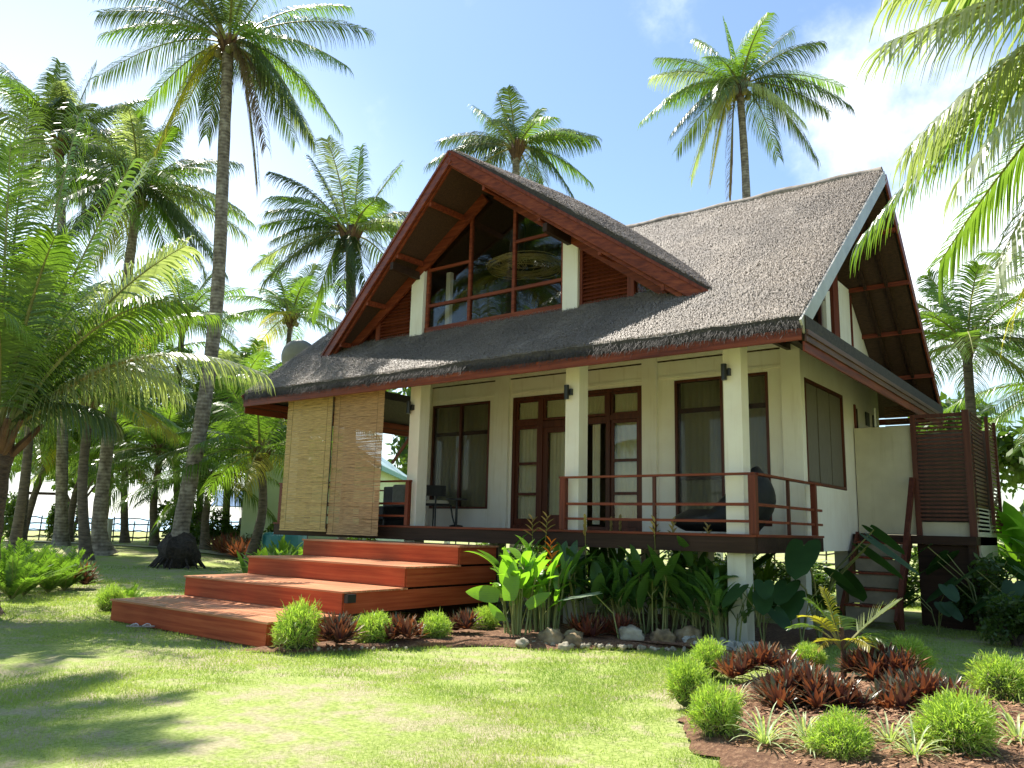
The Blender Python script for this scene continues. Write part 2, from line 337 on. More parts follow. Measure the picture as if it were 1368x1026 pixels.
mr = nt.nodes.new('ShaderNodeMapRange'); mr.interpolation_type = 'SMOOTHSTEP'; mr.inputs['From Min'].default_value = .20; mr.inputs['From Max'].default_value = .72; nt.links.new(dens, mr.inputs[0])
wisp = nt.nodes.new('ShaderNodeMapRange'); wisp.inputs['From Min'].default_value = .58; wisp.inputs['From Max'].default_value = .95; wisp.inputs['To Max'].default_value = .06; nt.links.new(n2.outputs['Fac'], wisp.inputs[0])
cf = mth('MAXIMUM', mr.outputs[0], wisp.outputs[0])
mx = nt.nodes.new('ShaderNodeMix'); mx.data_type = 'RGBA'; nt.links.new(cf, mx.inputs[0]); 
tint = nt.nodes.new('ShaderNodeMix'); tint.data_type = 'RGBA'; tint.blend_type = 'MULTIPLY'; tint.inputs[0].default_value = 1; nt.links.new(sky.outputs[0], tint.inputs[6]); tint.inputs[7].default_value = (.94, 1.0, 1.03, 1)
hz = nt.nodes.new('ShaderNodeMix'); hz.data_type = 'RGBA'; nt.links.new(tint.outputs[2], hz.inputs[6]); hz.inputs[7].default_value = (8.6, 9.2, 9.8, 1)
nt.links.new(mth('MULTIPLY', cloud_blob((-.93, .34, .08), .82, 1.0), .5), hz.inputs[0]); nt.links.new(hz.outputs[2], mx.inputs[6]); mx.inputs[7].default_value = (9.6, 9.9, 10.3, 1)
nt.links.new(mx.outputs[2], bg.inputs[0]); bg.inputs[1].default_value = .105
sl = bpy.data.lights.new('sun', 'SUN'); sl.energy = 4.6; sl.angle = R_(.5); sl.color = (1, .95, .86)
so = bpy.data.objects.new('sun', sl); col.objects.link(so)
sd = Vector((math.sin(SUN_AZ)*math.cos(SUN_EL), math.cos(SUN_AZ)*math.cos(SUN_EL), math.sin(SUN_EL)))
so.rotation_euler = sd.to_track_quat('Z', 'Y').to_euler(); so.location = sd*50
vs = scn.view_settings; vs.view_transform = 'Standard'; vs.look = 'None'; vs.gamma = 1; vs.exposure = 1.0
scn.cycles.max_bounces = 8; scn.cycles.transparent_max_bounces = 24; scn.cycles.diffuse_bounces = 4

# ------------------------------------------------------------------ ground, path, sea, bed
def ground():
    xs = [-400, -250, -160, -110, -80, -62, -50, -42, -36]+[-32+.8*i for i in range(60)]+[18, 24, 34, 50, 80, 140, 250, 400]
    ys = [-150, -80, -50, -30, -22, -17]+[-14+.8*i for i in range(46)]+[26, 34, 46, 60, 90, 150, 260, 400]
    m = MB()
    for y in ys:
        for x in xs:
            z = H(x, y)+.03*noise.noise(Vector((x*.35, y*.35, 0)))
            if -6 < y < 12 and x > -13: z -= .02
            m.v.append((x, y, z))
    nx = len(xs)
    for j in range(len(ys)-1):
        for i in range(nx-1):
            a = j*nx+i; m.f.append((a, a+1, a+nx+1, a+nx)); m.m.append(0)
    tag(m.build('ground', 'lawn', smooth=True), kind='structure')
ground()
def sheet(name, pts, mt, z, kind='structure'):
    m = MB(); m.prism([(x, y, H(x, y)+z-.05) for x, y in pts], (0, 0, .05)); return tag(m.build(name, mt), kind=kind)
m = MB()
n = 24
for i in range(n+1):
    t = i/n; x = -42+t*24; y = 2.2+1.5*math.sin(t*2.4)+4.6*t; wd = .55+.2*math.sin(t*9)
    z = H(x, y)+.045; m.v += [(x, y-wd, z), (x, y+wd, z)]
    if i: m.f.append((2*i-2, 2*i, 2*i+1, 2*i-1)); m.m.append(0)
tag(m.build('path', 'sand'), kind='structure')
m = MB(); m.v = [(-400, -400, .5), (-88, -400, .5), (-66, 0, .5), (-58, 70, .5), (-120, 400, .5), (-400, 400, .5), (-4000, -4000, .5), (-4000, 4000, .5), (-400, 4000, .5), (-400, -4000, .5)]
m.f = [(0, 1, 2, 3, 4, 5), (6, 9, 0, 5), (6, 5, 8, 7)]; m.m = [0]*3
m.v = [(x, y, z) for x, y, z in m.v]
tag(m.build('sea', 'sea'), kind='structure')
# garden bed: low mound of reddish soil in the foreground on the right
BED = [(.92, -4.25), (1.22, -4.95), (1.7, -5.55), (2.4, -5.95), (3.3, -5.7), (4.0, -4.9), (4.4, -3.4), (4.0, -2.2), (3.1, -1.5), (2.1, -1.0), (1.3, -1.3), (.85, -2.1), (.72, -3.2)]
def bed(name, pts, hgt, seed):
    c = Vector((sum(p[0] for p in pts)/len(pts), sum(p[1] for p in pts)/len(pts), 0)); m = MB(); RN = 16; K = len(pts)*6
    out = []
    for k in range(K):
        i, t = divmod(k, 6); t /= 6; n_ = len(pts); P = [Vector((*pts[(i+q-1) % n_], 0)) for q in range(4)]
        out.append(.5*((2*P[1])+(-P[0]+P[2])*t+(2*P[0]-5*P[1]+4*P[2]-P[3])*t*t+(-P[0]+3*P[1]-3*P[2]+P[3])*t**3))
    for r in range(RN+1):
        f = r/RN
        for p in out:
            q = c+(p-c)*f*(1+(.07*noise.noise(Vector((p.x*3, p.y*3, seed)))+.05*noise.noise(Vector((p.x*9, p.y*9, seed))))*f)
            z = hgt*(1-f**2.5)+.03*noise.noise(Vector((q.x*3, q.y*3, 2)))+.02*noise.noise(Vector((q.x*9, q.y*9, 2)))-.035*(f > .99)+H(q.x, q.y)+.025
            m.v.append((q.x, q.y, z))
    for r in range(RN):
        for k in range(K):
            a = r*K+k; b = r*K+(k+1) % K; m.f.append((a, a+K, b+K, b)); m.m.append(0)
    return m.build(name, 'soil', smooth=True)
tag(bed('soil_bed', BED, .10, 1), kind='structure')
tag(bed('planting_bed', [(-4.8, -4.8), (-4.25, -4.72), (-3.72, -3.85), (-3.3, -3.0), (-2.8, -2.3), (-2.15, -2.1), (-1.6, -1.25), (-.7, -.6), (.3, -.35), (.6, 1.2), (.4, 3.6), (-4, 3.0), (-4.4, .3), (-4.5, -2)], .05, 4), kind='structure')
def bedz(x, y): return .06
# wood chips on the soil
def scatter_chips():
    n = 5200; ang = rng.uniform(0, 6.283, n); rr = np.sqrt(rng.uniform(0, 1, n)); cx, cyy = 2.5, -3.45
    x = cx+1.6*rr*np.cos(ang); y = cyy+2.1*rr*np.sin(ang); z = .05+.10*(1-rr**2.5)+.012
    d = rng.uniform(0, 6.283, n); L = rng.uniform(.008, .035, n); W = rng.uniform(.003, .009, n)
    dx, dy = np.cos(d), np.sin(d); t = rng.uniform(-.5, .5, n)*L
    P = np.stack([x, y, z], 1); a = np.stack([dx*L, dy*L, t], 1); b = np.stack([-dy*W, dx*W, t*.3], 1)
    V = np.stack([P-a-b, P+a-b, P+a+b, P-a+b], 1).reshape(-1, 3); Fq = np.arange(4*n).reshape(-1, 4)
    tag(npmesh('wood_chips', V, Fq, ['chip']), 'reddish brown wood chips strewn over the garden bed', 'mulch', kind='stuff')
scatter_chips()
# lawn blades
def inpoly(x, y, poly):
    r = np.zeros(len(x), bool); n = len(poly)
    for i in range(n):
        x0, y0 = poly[i]; x1, y1 = poly[(i+1) % n]
        c = ((y0 > y) != (y1 > y)) & (x < (x1-x0)*(y-y0)/(y1-y0+1e-12)+x0); r ^= c
    return r
def blades():
    C = np.array([4.4436, -11.5101]); n = 700000
    a = rng.uniform(.661-.66, .661+.70, n); d = 4.2*(28/4.2)**rng.uniform(0, 1, n)
    x = C[0]-np.sin(a)*d; y = C[1]+np.cos(a)*d
    jx, jy = rng.normal(0, .09, n)+.06*np.sin(y*9), rng.normal(0, .09, n)+.06*np.sin(x*8)
    ok = ~inpoly(x+jx, y+jy, BED) & ~((x > -9) & (x < -4.6) & (y > -4.85) & (y < 3)) & ~inpoly(x, y, [(-4.7, -4.75), (-4.25, -4.66), (-3.76, -3.8), (-3.35, -2.95), (-2.85, -2.22), (-2.2, -2.0), (-1.65, -1.15), (-.75, -.5), (.3, -.2), (.5, 0), (1, 9), (-12, 9), (-12, 0), (-4.7, 0)])
    x, y, d = x[ok], y[ok], d[ok]; pn = np.zeros(len(x)); g2 = np.random.default_rng(3)
    for k in range(14):
        a2 = g2.uniform(0, 6.28); fq = g2.choice([1.3, 2.2, 3.7, 6.5, 9.0]); pn += np.sin((x*np.cos(a2)+y*np.sin(a2))*fq+g2.uniform(0, 6.28)+1.3*np.sin(y*fq*.6+k))
    keep = rng.uniform(0, 1, len(x)) < np.clip(.62+pn*.16, .10, 1); x, y, d, pn = x[keep], y[keep], d[keep], pn[keep]; n = len(x)
    t = np.clip((-14-x)/16, 0, 1); z = .45*t*t*(3-2*t)-.01
    h = rng.uniform(.014, .036, n)*(1+.3*np.sin(x*1.3)*np.cos(y*1.7))*(.8+d/26); w = .0022*(.6+d/7); th = rng.uniform(0, 6.283, n)
    px, py = np.cos(th)*w, np.sin(th)*w; lx, ly = rng.normal(0, .55, n)*h, rng.normal(0, .55, n)*h
    V = np.stack([np.stack([x-px, y-py, z], 1), np.stack([x+px, y+py, z], 1), np.stack([x+lx, y+ly, z+h], 1)], 1).reshape(-1, 3)
    tag(npmesh('lawn_grass', V, np.arange(3*n).reshape(-1, 3), ['grassblade']), 'short clipped yellow green lawn grass around the house', 'grass', kind='stuff')
blades()

# ------------------------------------------------------------------ the house
house = thing('beach_house', (-5.7, 1.5, 0), 'raised beach house with thatched roof, big glazed gable and cream walls', 'house')
HO = (-5.7, 1.5, 0)
XE0, XE1, YE, YM, YB, ZE, ZR = -11.97, .957, -.6, 4.28, 9.16, 4.41, 8.39
XR1 = 1.07
SL = (ZR-ZE)/(YM-YE)
DX, DA, DB = -5.77, (-.54, 8.85), (.56, 5.355)     # dormer: centre x, apex (y,z), base (y,z)
DW = 5.02
def zmain(y): return ZE+SL*(y-YE) if y < YM else ZR-SL*(y-YM)
def thatch_patch(name, fn, nu, nv, keep, th, straws, strawfn, mats=('thatch', 'straw', 'thatch_dark')):
    """slab from a surface fn(u,v) with thickness th; keep(x,y,z) masks cells"""
    m = MB(); idx = {}
    def vid(i, j, lay):
        k = (i, j, lay)
        if k not in idx:
            p = Vector(fn(i/nu, j/nv))
            if lay == 0: p.z += .030*noise.noise(p*1.3)+.022*noise.noise(p*4.)
            else: p.z -= th*(1+.15*noise.noise(p*3))
            idx[k] = len(m.v); m.v.append(tuple(p))
        return idx[k]
    cells = set()
    for i in range(nu):
        for j in range(nv):
            p = fn((i+.5)/nu, (j+.5)/nv)
            if keep(*p): cells.add((i, j))
    for (i, j) in cells:
        m.f.append((vid(i, j, 0), vid(i+1, j, 0), vid(i+1, j+1, 0), vid(i, j+1, 0))); m.m.append(0)
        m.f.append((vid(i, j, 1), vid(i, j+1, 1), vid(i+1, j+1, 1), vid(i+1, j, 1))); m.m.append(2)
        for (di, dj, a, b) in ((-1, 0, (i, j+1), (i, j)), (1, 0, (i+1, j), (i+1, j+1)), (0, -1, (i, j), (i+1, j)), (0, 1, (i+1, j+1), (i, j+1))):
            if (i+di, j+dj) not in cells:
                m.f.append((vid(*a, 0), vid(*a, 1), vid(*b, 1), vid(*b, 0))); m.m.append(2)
    o = m.build(name, list(mats), house, smooth=False)
    # straws
    us, vs_ = rng.uniform(0, 1, straws), rng.uniform(0, 1, straws)
    P = []; 
    for u, v in zip(us, vs_):
        p = fn(u, v)
        if keep(*p): P.append((u, v, *p))
    P = np.array(P); n = len(P); e = 1e-3
    Q = np.array([fn(u, max(v-e, 0)) if v > e else fn(u, v) for u, v in P[:, :2]]); dn = Q-P[:, 2:]
    Q2 = np.array([fn(min(u+e, 1), v) if u < 1-e else fn(u-e, v) for u, v in P[:, :2]]); ac = Q2-P[:, 2:]
    dn /= np.linalg.norm(dn, axis=1)[:, None]+1e-9; ac /= np.linalg.norm(ac, axis=1)[:, None]+1e-9
    nr = np.cross(ac, -dn); nr[nr[:, 2] < 0] *= -1
    th_ = rng.normal(0, .65, n); d = dn*np.cos(th_)[:, None]+ac*np.sin(th_)[:, None]; s = np.cross(d, nr)
    L = rng.uniform(.04, .13, n)[:, None]; W = rng.uniform(.003, .008, n)[:, None]; lift = rng.uniform(.003, .04, n)[:, None]
    B = P[:, 2:]+nr*.004
    L = np.minimum(L, np.maximum(.03, (P[:, 1]*6)[:, None]))
    V = np.stack([B-s*W, B+s*W, B+d*L*.6+nr*lift+s*W*.6, B+d*L*.6+nr*lift-s*W*.6, B+d*L+nr*lift*.45], 1)
    V = V.reshape(-1, 3); base = np.arange(n)*5
    Fq = np.concatenate([np.stack([base, base+1, base+2], 1), np.stack([base, base+2, base+3], 1), np.stack([base+3, base+2, base+4], 1)])
    npmesh(name.replace('thatch', 'thatch_straw'), V, Fq, ['straw'], house, off=HO)
    return o
TH = .19
def f_front(u, v):
    y = YE-.02+(YM-YE+.05)*v; x = XE0+(XE1+.0-XE0)*u+.11*v*u
    sag = -.10*math.sin(math.pi*min(1, v*1.0))*0
    return (x, y, ZE+SL*(y-YE)+TH+sag)
def hw(z): return (8.98-z)/.697
def keep_front(x, y, z):
    if y < 1.0: return True
    return abs(x-DX) > hw(z)-.15
thatch_patch('roof_thatch', f_front, 150, 60, keep_front, TH-.01, 210000, None)
def f_back(u, v):
    y = YB-(YB-YM)*v; return (XE0+(XE1-XE0)*u+.11*v*u, y, ZE+SL*(YB-y)+TH)
thatch_patch('roof_thatch', f_back, 60, 24, lambda x, y, z: True, TH-.01, 6000, None)
RB = (4.6, 9.12)          # dormer ridge back end
def f_dorm(sg):
    def f(u, v):          # u: 0 front rake .. 1 back ; v: 0 base .. 1 ridge
        if sg < 0: u = 1-u
        fx, fy, fz = DX+sg*DW*(1-v), DB[0]+(DA[0]-DB[0])*v, DB[1]+(DA[1]-DB[1])*v
        bx, by, bz = DX+sg*(DW*(1-v)+.0), RB[0]*v+(1-v)*2.2, RB[1]*v+(1-v)*(DB[1]+.05)
        k = .30*math.sin(math.pi*min(1, u*1.3+.1))*math.sin(math.pi*min(1, v*.95+.03))
        return (fx+(bx-fx)*u, fy+(by-fy)*u, fz+(bz-fz)*u+k+.12)
    return f
thatch_patch('dormer_thatch', f_dorm(1), 40, 50, lambda x, y, z: z > zmain(y)-.15 or y < 1.2, .17, 60000, None)
thatch_patch('dormer_thatch', f_dorm(-1), 40, 50, lambda x, y, z: z > zmain(y)-.15 or y < 1.2, .13, 22000, None)
# ridge cap of bundled thatch
m = MB(); m.tube([(x, YM+.02*math.sin(x*2), ZR+TH-.02+.015*math.sin(x*5)) for x in np.linspace(-5.3, XR1-.02, 26)], .10, 10)
m.build('ridge_cap', 'thatch', house, smooth=True)
# dangling fringe along the eave
def fringe(p0, p1, n, name='eave_fringe'):
    p0, p1 = np.array(p0), np.array(p1); t = rng.uniform(0, 1, n)[:, None]; P = p0+(p1-p0)*t+rng.normal(0, .02, (n, 3))
    P[:, 2] += rng.uniform(-.06, .05, n); L = rng.uniform(.03, .11, n)[:, None]; d = np.stack([rng.normal(0, .35, n), np.full(n, -.45)+rng.normal(0, .25, n), -np.ones(n)], 1)
    s = np.stack([rng.uniform(.003, .008, n), np.zeros(n), np.zeros(n)], 1)
    V = np.stack([P-s, P+s, P+d*L], 1).reshape(-1, 3)
    npmesh(name, V, np.arange(3*n).reshape(-1, 3), ['thatch_dark'], house, off=HO)  # dark straw colour paints in the shade at the eave edge
fringe((XE0, YE-.03, ZE+.06), (XE1, YE-.03, ZE+.06), 9000)
# soffit lining
def quadslab(name, pts, mt, th=.02, parent=house, **k):
    m = MB(); m.prism(pts, (0, 0, -th)); return m.build(name, mt, parent, **k)
quadslab('soffit', [(XE0+.05, YE+.06, zmain(YE+.06)-.012), (XE1-.04, YE+.06, zmain(YE+.06)-.012), (XE1-.04, 1.0, zmain(1.0)-.012), (XE0+.05, 1.0, zmain(1.)-.012)], 'soffit')
m = MB(); m.prism([(-.9, 1.0, zmain(1.)-.012), (XE1-.04, 1.0, zmain(1.)-.012), (XR1-.05, YM, ZR-.012), (-4.9, YM, ZR-.012)], (0, 0, -.02)); m.build('soffit', 'soffit', house)
m = MB(); m.prism([(XE0+.05, 1.0, zmain(1.)-.012), (-10.6, 1.0, zmain(1.)-.012), (-6.6, YM, ZR-.012), (XE0+.05, YM, ZR-.012)], (0, 0, -.02)); m.build('soffit', 'soffit', house)
m = MB(); m.prism([(XE0+.05, YM+.02, ZR-.03), (XR1-.05, YM+.02, ZR-.03), (XE1-.04, YB-.05, zmain(YB-.05)-.012), (XE0+.05, YB-.05, zmain(YB-.05)-.012)], (0, 0, -.02)); m.build('soffit', 'soffit', house)
for sg in (1, -1):
    g = f_dorm(sg); pts = []
    for (u, v) in ((0, 0), (1, 0), (1, 1), (0, 1)):
        uu = u if sg > 0 else 1-u
        p = g(uu, v); pts.append((p[0]-sg*.06*(v == 0), p[1]+.05*(u == 0), p[2]-.32))
    m = MB(); m.prism(pts, (0, 0, -.02)); m.build('soffit', 'soffit', house)
# fascias
m = MB().box(XE0+.02, XE1+.01, YE-.045, YE, ZE-.165, ZE+.0); m.build('fascia_board', 'red', house, bevel=.004)
m = MB().box(XE0-.005, XE0+.02+.02, YE+.002, YB, ZE-.15, ZE-.01); m.build('fascia_board', 'redy', house)
m = MB().box(XE0, XE1, YB, YB+.04, ZE-.15, ZE-.01); m.build('fascia_board', 'red', house)
# main gable bargeboards (right end): pale board on the front slope, red on the back slope
def barge(p, q, w, h, mt, name='bargeboard', label=None):
    m = MB(); m.beam(p, q, w, h); o = m.build(name, mt, house, bevel=.004)
    if label: o['label'] = label
barge((XE1+.02, YE-.02, ZE+.02), (XR1+.02, YM+.02, ZR+.05), .035, .22, 'paleedge', label='pale bargeboard on the right gable')
barge((XR1+.02, YM+.03, ZR+.04), (XE1+.02, YB, ZE+.02), .035, .22, 'redy')
barge((XE0-.02, YE-.02, ZE+.0), (XE0-.02, YM, ZR+.03), .035, .22, 'redy')
# dormer bargeboards with a lower inner board
for sg in (1, -1):
    a = Vector((DX+sg*.0, DA[0]-.03, DA[1]-.06)); b = Vector((DX+sg*(DW-.12), DB[0]-.03, DB[1]+.02))
    m = MB(); m.beam(a, b, .05, .26, up=(0, 0, 1)); m.build('bargeboard', 'red', house, bevel=.006)
    m = MB(); m.beam(a+Vector((0, .06, -.13)), b+Vector((-sg*.1, .06, -.13)), .05, .10); m.build('bargeboard', 'red', house, bevel=.006)
    m = MB(); m.beam(a+Vector((0, -.035, .12)), b+Vector((0, -.035, .12)), .03, .05); m.build('bargeboard', 'redz', house)
# dormer rafters (from wall to rake) and purlins
def wallz(dx): return 8.85-.697*abs(dx)
for sg in (1, -1):
    m = MB(); m.beam((DX+sg*.15, .74, 8.85-.1-.30), (DX+sg*4.35, .74, wallz(4.35)-.34), .07, .22); m.build('rafter', 'red', house, bevel=.004)
    for t in (.14, .37, .60, .82):
        x = DX+sg*DW*t; yf = DA[0]+(DB[0]-DA[0])*t; z = 8.85-.697*DW*t-.29
        m = MB(); m.beam((x, yf+.04, z), (x, 1.0, z+.03), .06, .11); m.build('purlin', 'red', house)
for x in (DX-2.0, DX+2.0):      # brackets over the white posts
    m = MB(); z = wallz(2.0)-.42; m.beam((x, -.1, z+.02), (x, 1.0, z), .09, .16); m.build('bracket', 'dark', house)
# right end: side porch rafters at the corner
for (xa, ya) in ((.15, .0), (.45, -.1)):
    m = MB(); m.beam((xa+.35, YE+.08, ZE-.05), (xa-.5, 2.75, ZE+.55), .07, .13); m.build('rafter', 'dark', house)
for x in np.arange(-11.5, .8, .95):
    m = MB(); m.beam((x, YE+.1, zmain(YE+.1)-.10), (x, 2.78, min(zmain(2.78), zmain(1.0))-.10 if -10.6 < x < -.9 else zmain(2.78)-.10), .06, .12)
    if x > -.9 or x < -10.6: m.build('rafter', 'dark', house)
for k, x in enumerate((.2, .62)):
    for (y0, y1) in ((4.4, 9.0),):
        m = MB(); m.beam((x, y0, zmain(y0)-.09), (x, y1, zmain(y1)-.09), .06, .10); m.build('rafter', 'dark', house)
for y in (5.1, 6.1, 7.1, 8.1):
    m = MB(); m.beam((-.2, y, zmain(y)-.10), (XR1-.02, y, zmain(y)-.10), .05, .09); m.build('purlin', 'red', house)
for y in (.6, 1.6, 2.6, 3.5):
    m = MB(); m.beam((-.2, y, zmain(y)-.10), (XR1-.06, y, zmain(y)-.10), .05, .09); m.build('purlin', 'red', house)
# skirt roofs at the gable ends
def skirt(xo, xi, sg):
    zo, zi = 4.60, 5.10
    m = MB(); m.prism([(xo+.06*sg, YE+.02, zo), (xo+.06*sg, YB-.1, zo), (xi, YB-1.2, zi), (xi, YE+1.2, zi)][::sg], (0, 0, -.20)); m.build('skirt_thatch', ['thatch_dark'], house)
    for k, (dx, z0, z1, mt) in enumerate(((.0, 4.10, 4.24, 'redy'), (.03, 4.235, 4.33, 'skirtwood'), (.055, 4.325, 4.40, 'skirtwood'))):
        m = MB(); m.box(*sorted((xo+dx*sg, xo+(dx+.03)*sg)), YE+.03, YB-.05, z0, z1); m.build('fascia_board', mt, house, bevel=.004)
skirt(XE1, -.16, 1); skirt(XE0, -11.2, -1)

# --- walls
YW, XW, XL = 2.8, -.17, -9.22
def vbox(name, x0, x1, y0, y1, z0, z1, mt, parent=house, bevel=0):
    return MB().box(x0, x1, y0, y1, z0, z1).build(name, mt, parent, bevel=bevel)
T = .14
m = MB()
ops = [(-9.13, -7.32, 2.02, 4.51), (-6.64, -3.35, DK, 4.52), (-2.64, -1.64, 1.75, 4.55), (-1.45, -.77, 1.75, 4.55)]
xs = XL
for (a, b, z0, z1) in ops:
    m.box(xs, a, YW, YW+T, 1.33, 4.56)
    if z0 > 1.61: m.box(a, b, YW, YW+T, 1.33, z0)
    if z1 < 4.56: m.box(a, b, YW, YW+T, z1, 4.56)
    xs = b
m.box(xs, XW, YW, YW+T, 1.33, 4.56); m.box(XL, XW, YW, YW+T, 4.56, 5.5)
m.build('front_wall', 'wall', house)
# pilasters and raised bands give the wall its panelling
for (a, b) in ((-9.24, -9.16), (-7.12, -6.72), (-3.32, -3.0), (-.50, XW+.02)):
    vbox('pilaster', a, b, YW-.09, YW-.002, DK, 5.4, 'wall', bevel=.004)
for (a, b) in ((-9.15, -7.13), (-6.71, -3.33), (-2.99, -.51)):
    vbox('wall_band', a, b, YW-.075, YW-.002, 4.97, 5.4, 'wall', bevel=.004); vbox('painted_shadow_line', a, b, YW-.03, YW-.004, 4.945, 4.968, 'dark')  # thin dark strip paints in the shadow line below the raised band
    vbox('wall_band', a, b, YW-.03, YW-.002, 4.60, 4.66, 'wall', bevel=.004)
vbox('left_wall', XL, XL+T, YW+T+.002, 8, 1.33, 6, 'wall')
# right side wall, with window and door openings (faces +x)
m = MB()
m.box(XW-T, XW, YW+T, 2.97, 1.33, 4.9); m.box(XW-T, XW, 2.97, 5.32, 1.33, 2.50); m.box(XW-T, XW, 2.97, 5.32, 4.42, 4.9)
m.box(XW-T, XW, 5.32, 6.2, 1.33, 4.9); m.box(XW-T, XW, 6.2, 6.5, 4.3, 4.9); m.box(XW-T, XW, 6.5, 8.2, 1.33, 4.9)
m.build('side_wall', 'wall', house)
m = MB(); m.prism([(XW-T, 2.80, 4.9), (XW-T, 8.2, 4.9), (XW-T, 8.0, zmain(8.0)-.06), (XW-T, 6.25, zmain(6.25)-.06), (XW-T, 6.25, 5.2), (XW-T, 2.80, 5.2)], (T, 0, 0)); m.build('gable_wall', 'wall', house)
vbox('gable_post', XW-.1, XW+.03, 5.32, 6.10, 5.2, zmain(6.10)-.07, 'wall', bevel=.004)
vbox('gable_post', XW-.1, XW+.05, 4.86, 5.22, 5.2, zmain(5.22)-.07, 'redz', bevel=.004)
vbox('gable_post', XW-.1, XW+.02, 4.45, 4.72, 5.2, 7.9, 'wall', bevel=.004)
vbox('gable_post', XW-.1, XW+.04, 6.16, 6.24, 5.2, zmain(6.24)-.07, 'redz')
wn = MB(); wn.prism([(XW-.05, 2.85, 5.2), (XW-.05, 4.85, 5.2), (XW-.05, 4.85, zmain(4.85)-.1), (XW-.05, YM, ZR-.1), (XW-.05, 2.85, zmain(2.85)-.1)], (.01, 0, 0)); wn.build('gable_window', 'glassup', house)
for y in (3.5, 4.15): vbox('gable_mullion', XW-.06, XW-.0, y, y+.06, 5.2, zmain(y)-.1, 'frame')
vbox('gable_mullion', XW-.06, XW+.0, 2.85, 4.44, 6.2, 6.27, 'frame')
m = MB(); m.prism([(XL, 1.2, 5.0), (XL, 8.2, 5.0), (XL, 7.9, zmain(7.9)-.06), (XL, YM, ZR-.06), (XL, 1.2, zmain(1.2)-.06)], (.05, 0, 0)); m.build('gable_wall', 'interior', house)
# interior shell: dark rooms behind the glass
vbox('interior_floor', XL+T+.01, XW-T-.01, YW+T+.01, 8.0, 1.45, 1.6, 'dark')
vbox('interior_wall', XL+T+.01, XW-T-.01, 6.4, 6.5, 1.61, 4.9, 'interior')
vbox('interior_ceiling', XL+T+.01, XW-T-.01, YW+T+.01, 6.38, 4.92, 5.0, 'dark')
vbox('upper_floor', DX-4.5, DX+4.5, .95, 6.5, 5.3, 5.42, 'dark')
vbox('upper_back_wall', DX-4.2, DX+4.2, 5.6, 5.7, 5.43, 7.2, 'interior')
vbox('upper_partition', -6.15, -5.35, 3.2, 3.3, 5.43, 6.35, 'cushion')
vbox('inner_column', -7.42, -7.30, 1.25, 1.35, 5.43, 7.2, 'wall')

# --- windows and doors
def curtain(name, x0, x1, y, z0, z1, parent, amp=.025, per=.13, mt='curtain', vert='x'):
    m = MB(); n = max(6, int((x1-x0)/per*8)); k = 5
    for j in range(k+1):
        z = z0+(z1-z0)*j/k
        for i in range(n+1):
            x = x0+(x1-x0)*i/n; ph = 2*math.pi*(x-x0)/per
            yy = y+amp*math.sin(ph+.6*math.sin(x*9))*(1-.3*j/k)
            m.v.append((x, yy, z))
    for j in range(k):
        for i in range(n):
            a = j*(n+1)+i; m.f.append((a, a+1, a+n+2, a+n+1)); m.m.append(0)
    return m.build(name, mt, parent, smooth=True)
def frame_rect(m, x0, x1, z0, z1, y0, y1, t):
    m.box(x0, x0+t, y0, y1, z0, z1); m.box(x1-t, x1, y0, y1, z0, z1); m.box(x0+t, x1-t, y0, y1, z0, z0+t); m.box(x0+t, x1-t, y0, y1, z1-t, z1)
def screened(x0, x1, z0, z1, split, label, bars=()):
    m = MB(); frame_rect(m, x0+.003, x1-.003, z0+.003, z1-.003, YW-.015, YW+.10, .05)
    for s in split: m.box(s-.03, s+.03, YW-.01, YW+.09, z0+.055, z1-.055)
    f = m.build('window', 'frame', house, bevel=.003); f['label'] = label
    m = MB(); e = [x0+.055]+[v for s in split for v in (s-.032, s+.032)]+[x1-.055]
    for a, b in zip(e[::2], e[1::2]):
        m.box(a, b, YW+.012, YW+.016, z0+.055, z1-.055)
    m.build('insect_screen', 'screen', f)
    m = MB()
    for a, b in zip(e[::2], e[1::2]): m.box(a, b, YW+.06, YW+.066, z0+.055, z1-.055)
    m.build('pane', 'glass', f)
    for z in bars: MB().box(x0+.06, x1-.06, YW+.07, YW+.10, z, z+.09).build('transom', 'frame', f)
    curtain('curtain', x0+.06, x1-.06, YW+.15, z0-.05, z1+.02, f)
screened(*ops[0], (-8.22,), 'wide two panel window with dark insect screens', (3.75,))
screened(*ops[2], (), 'tall narrow dark screened window right of the doors', (3.9, 2.6))
screened(*ops[3], (), 'narrow dark screened window beside the corner', (3.9,))
dr = MB(); X0, X1 = -6.64, -3.35
frame_rect(dr, X0+.003, X1-.003, DK, 4.517, YW-.02, YW+.11, .075)
BX = [(-6.57, -5.86), (-5.86, -5.0), (-5.0, -4.15), (-4.15, -3.42)]
for x in (-5.86, -4.15): dr.box(x-.05, x+.05, YW-.015, YW+.105, DK+.075, 4.44)
dr.box(X0+.075, -5.912, YW-.01, YW+.1, 3.86, 3.96); dr.box(-5.808, -4.202, YW-.01, YW+.1, 3.80, 3.94); dr.box(-4.098, X1-.075, YW-.01, YW+.1, 3.86, 3.96)
dr.box(-5.03, -4.97, YW-.008, YW+.098, 3.945, 4.44)
door = dr.build('door_frame', 'frame', house, bevel=.003); door['label'] = 'dark red french door frame with transom lights'
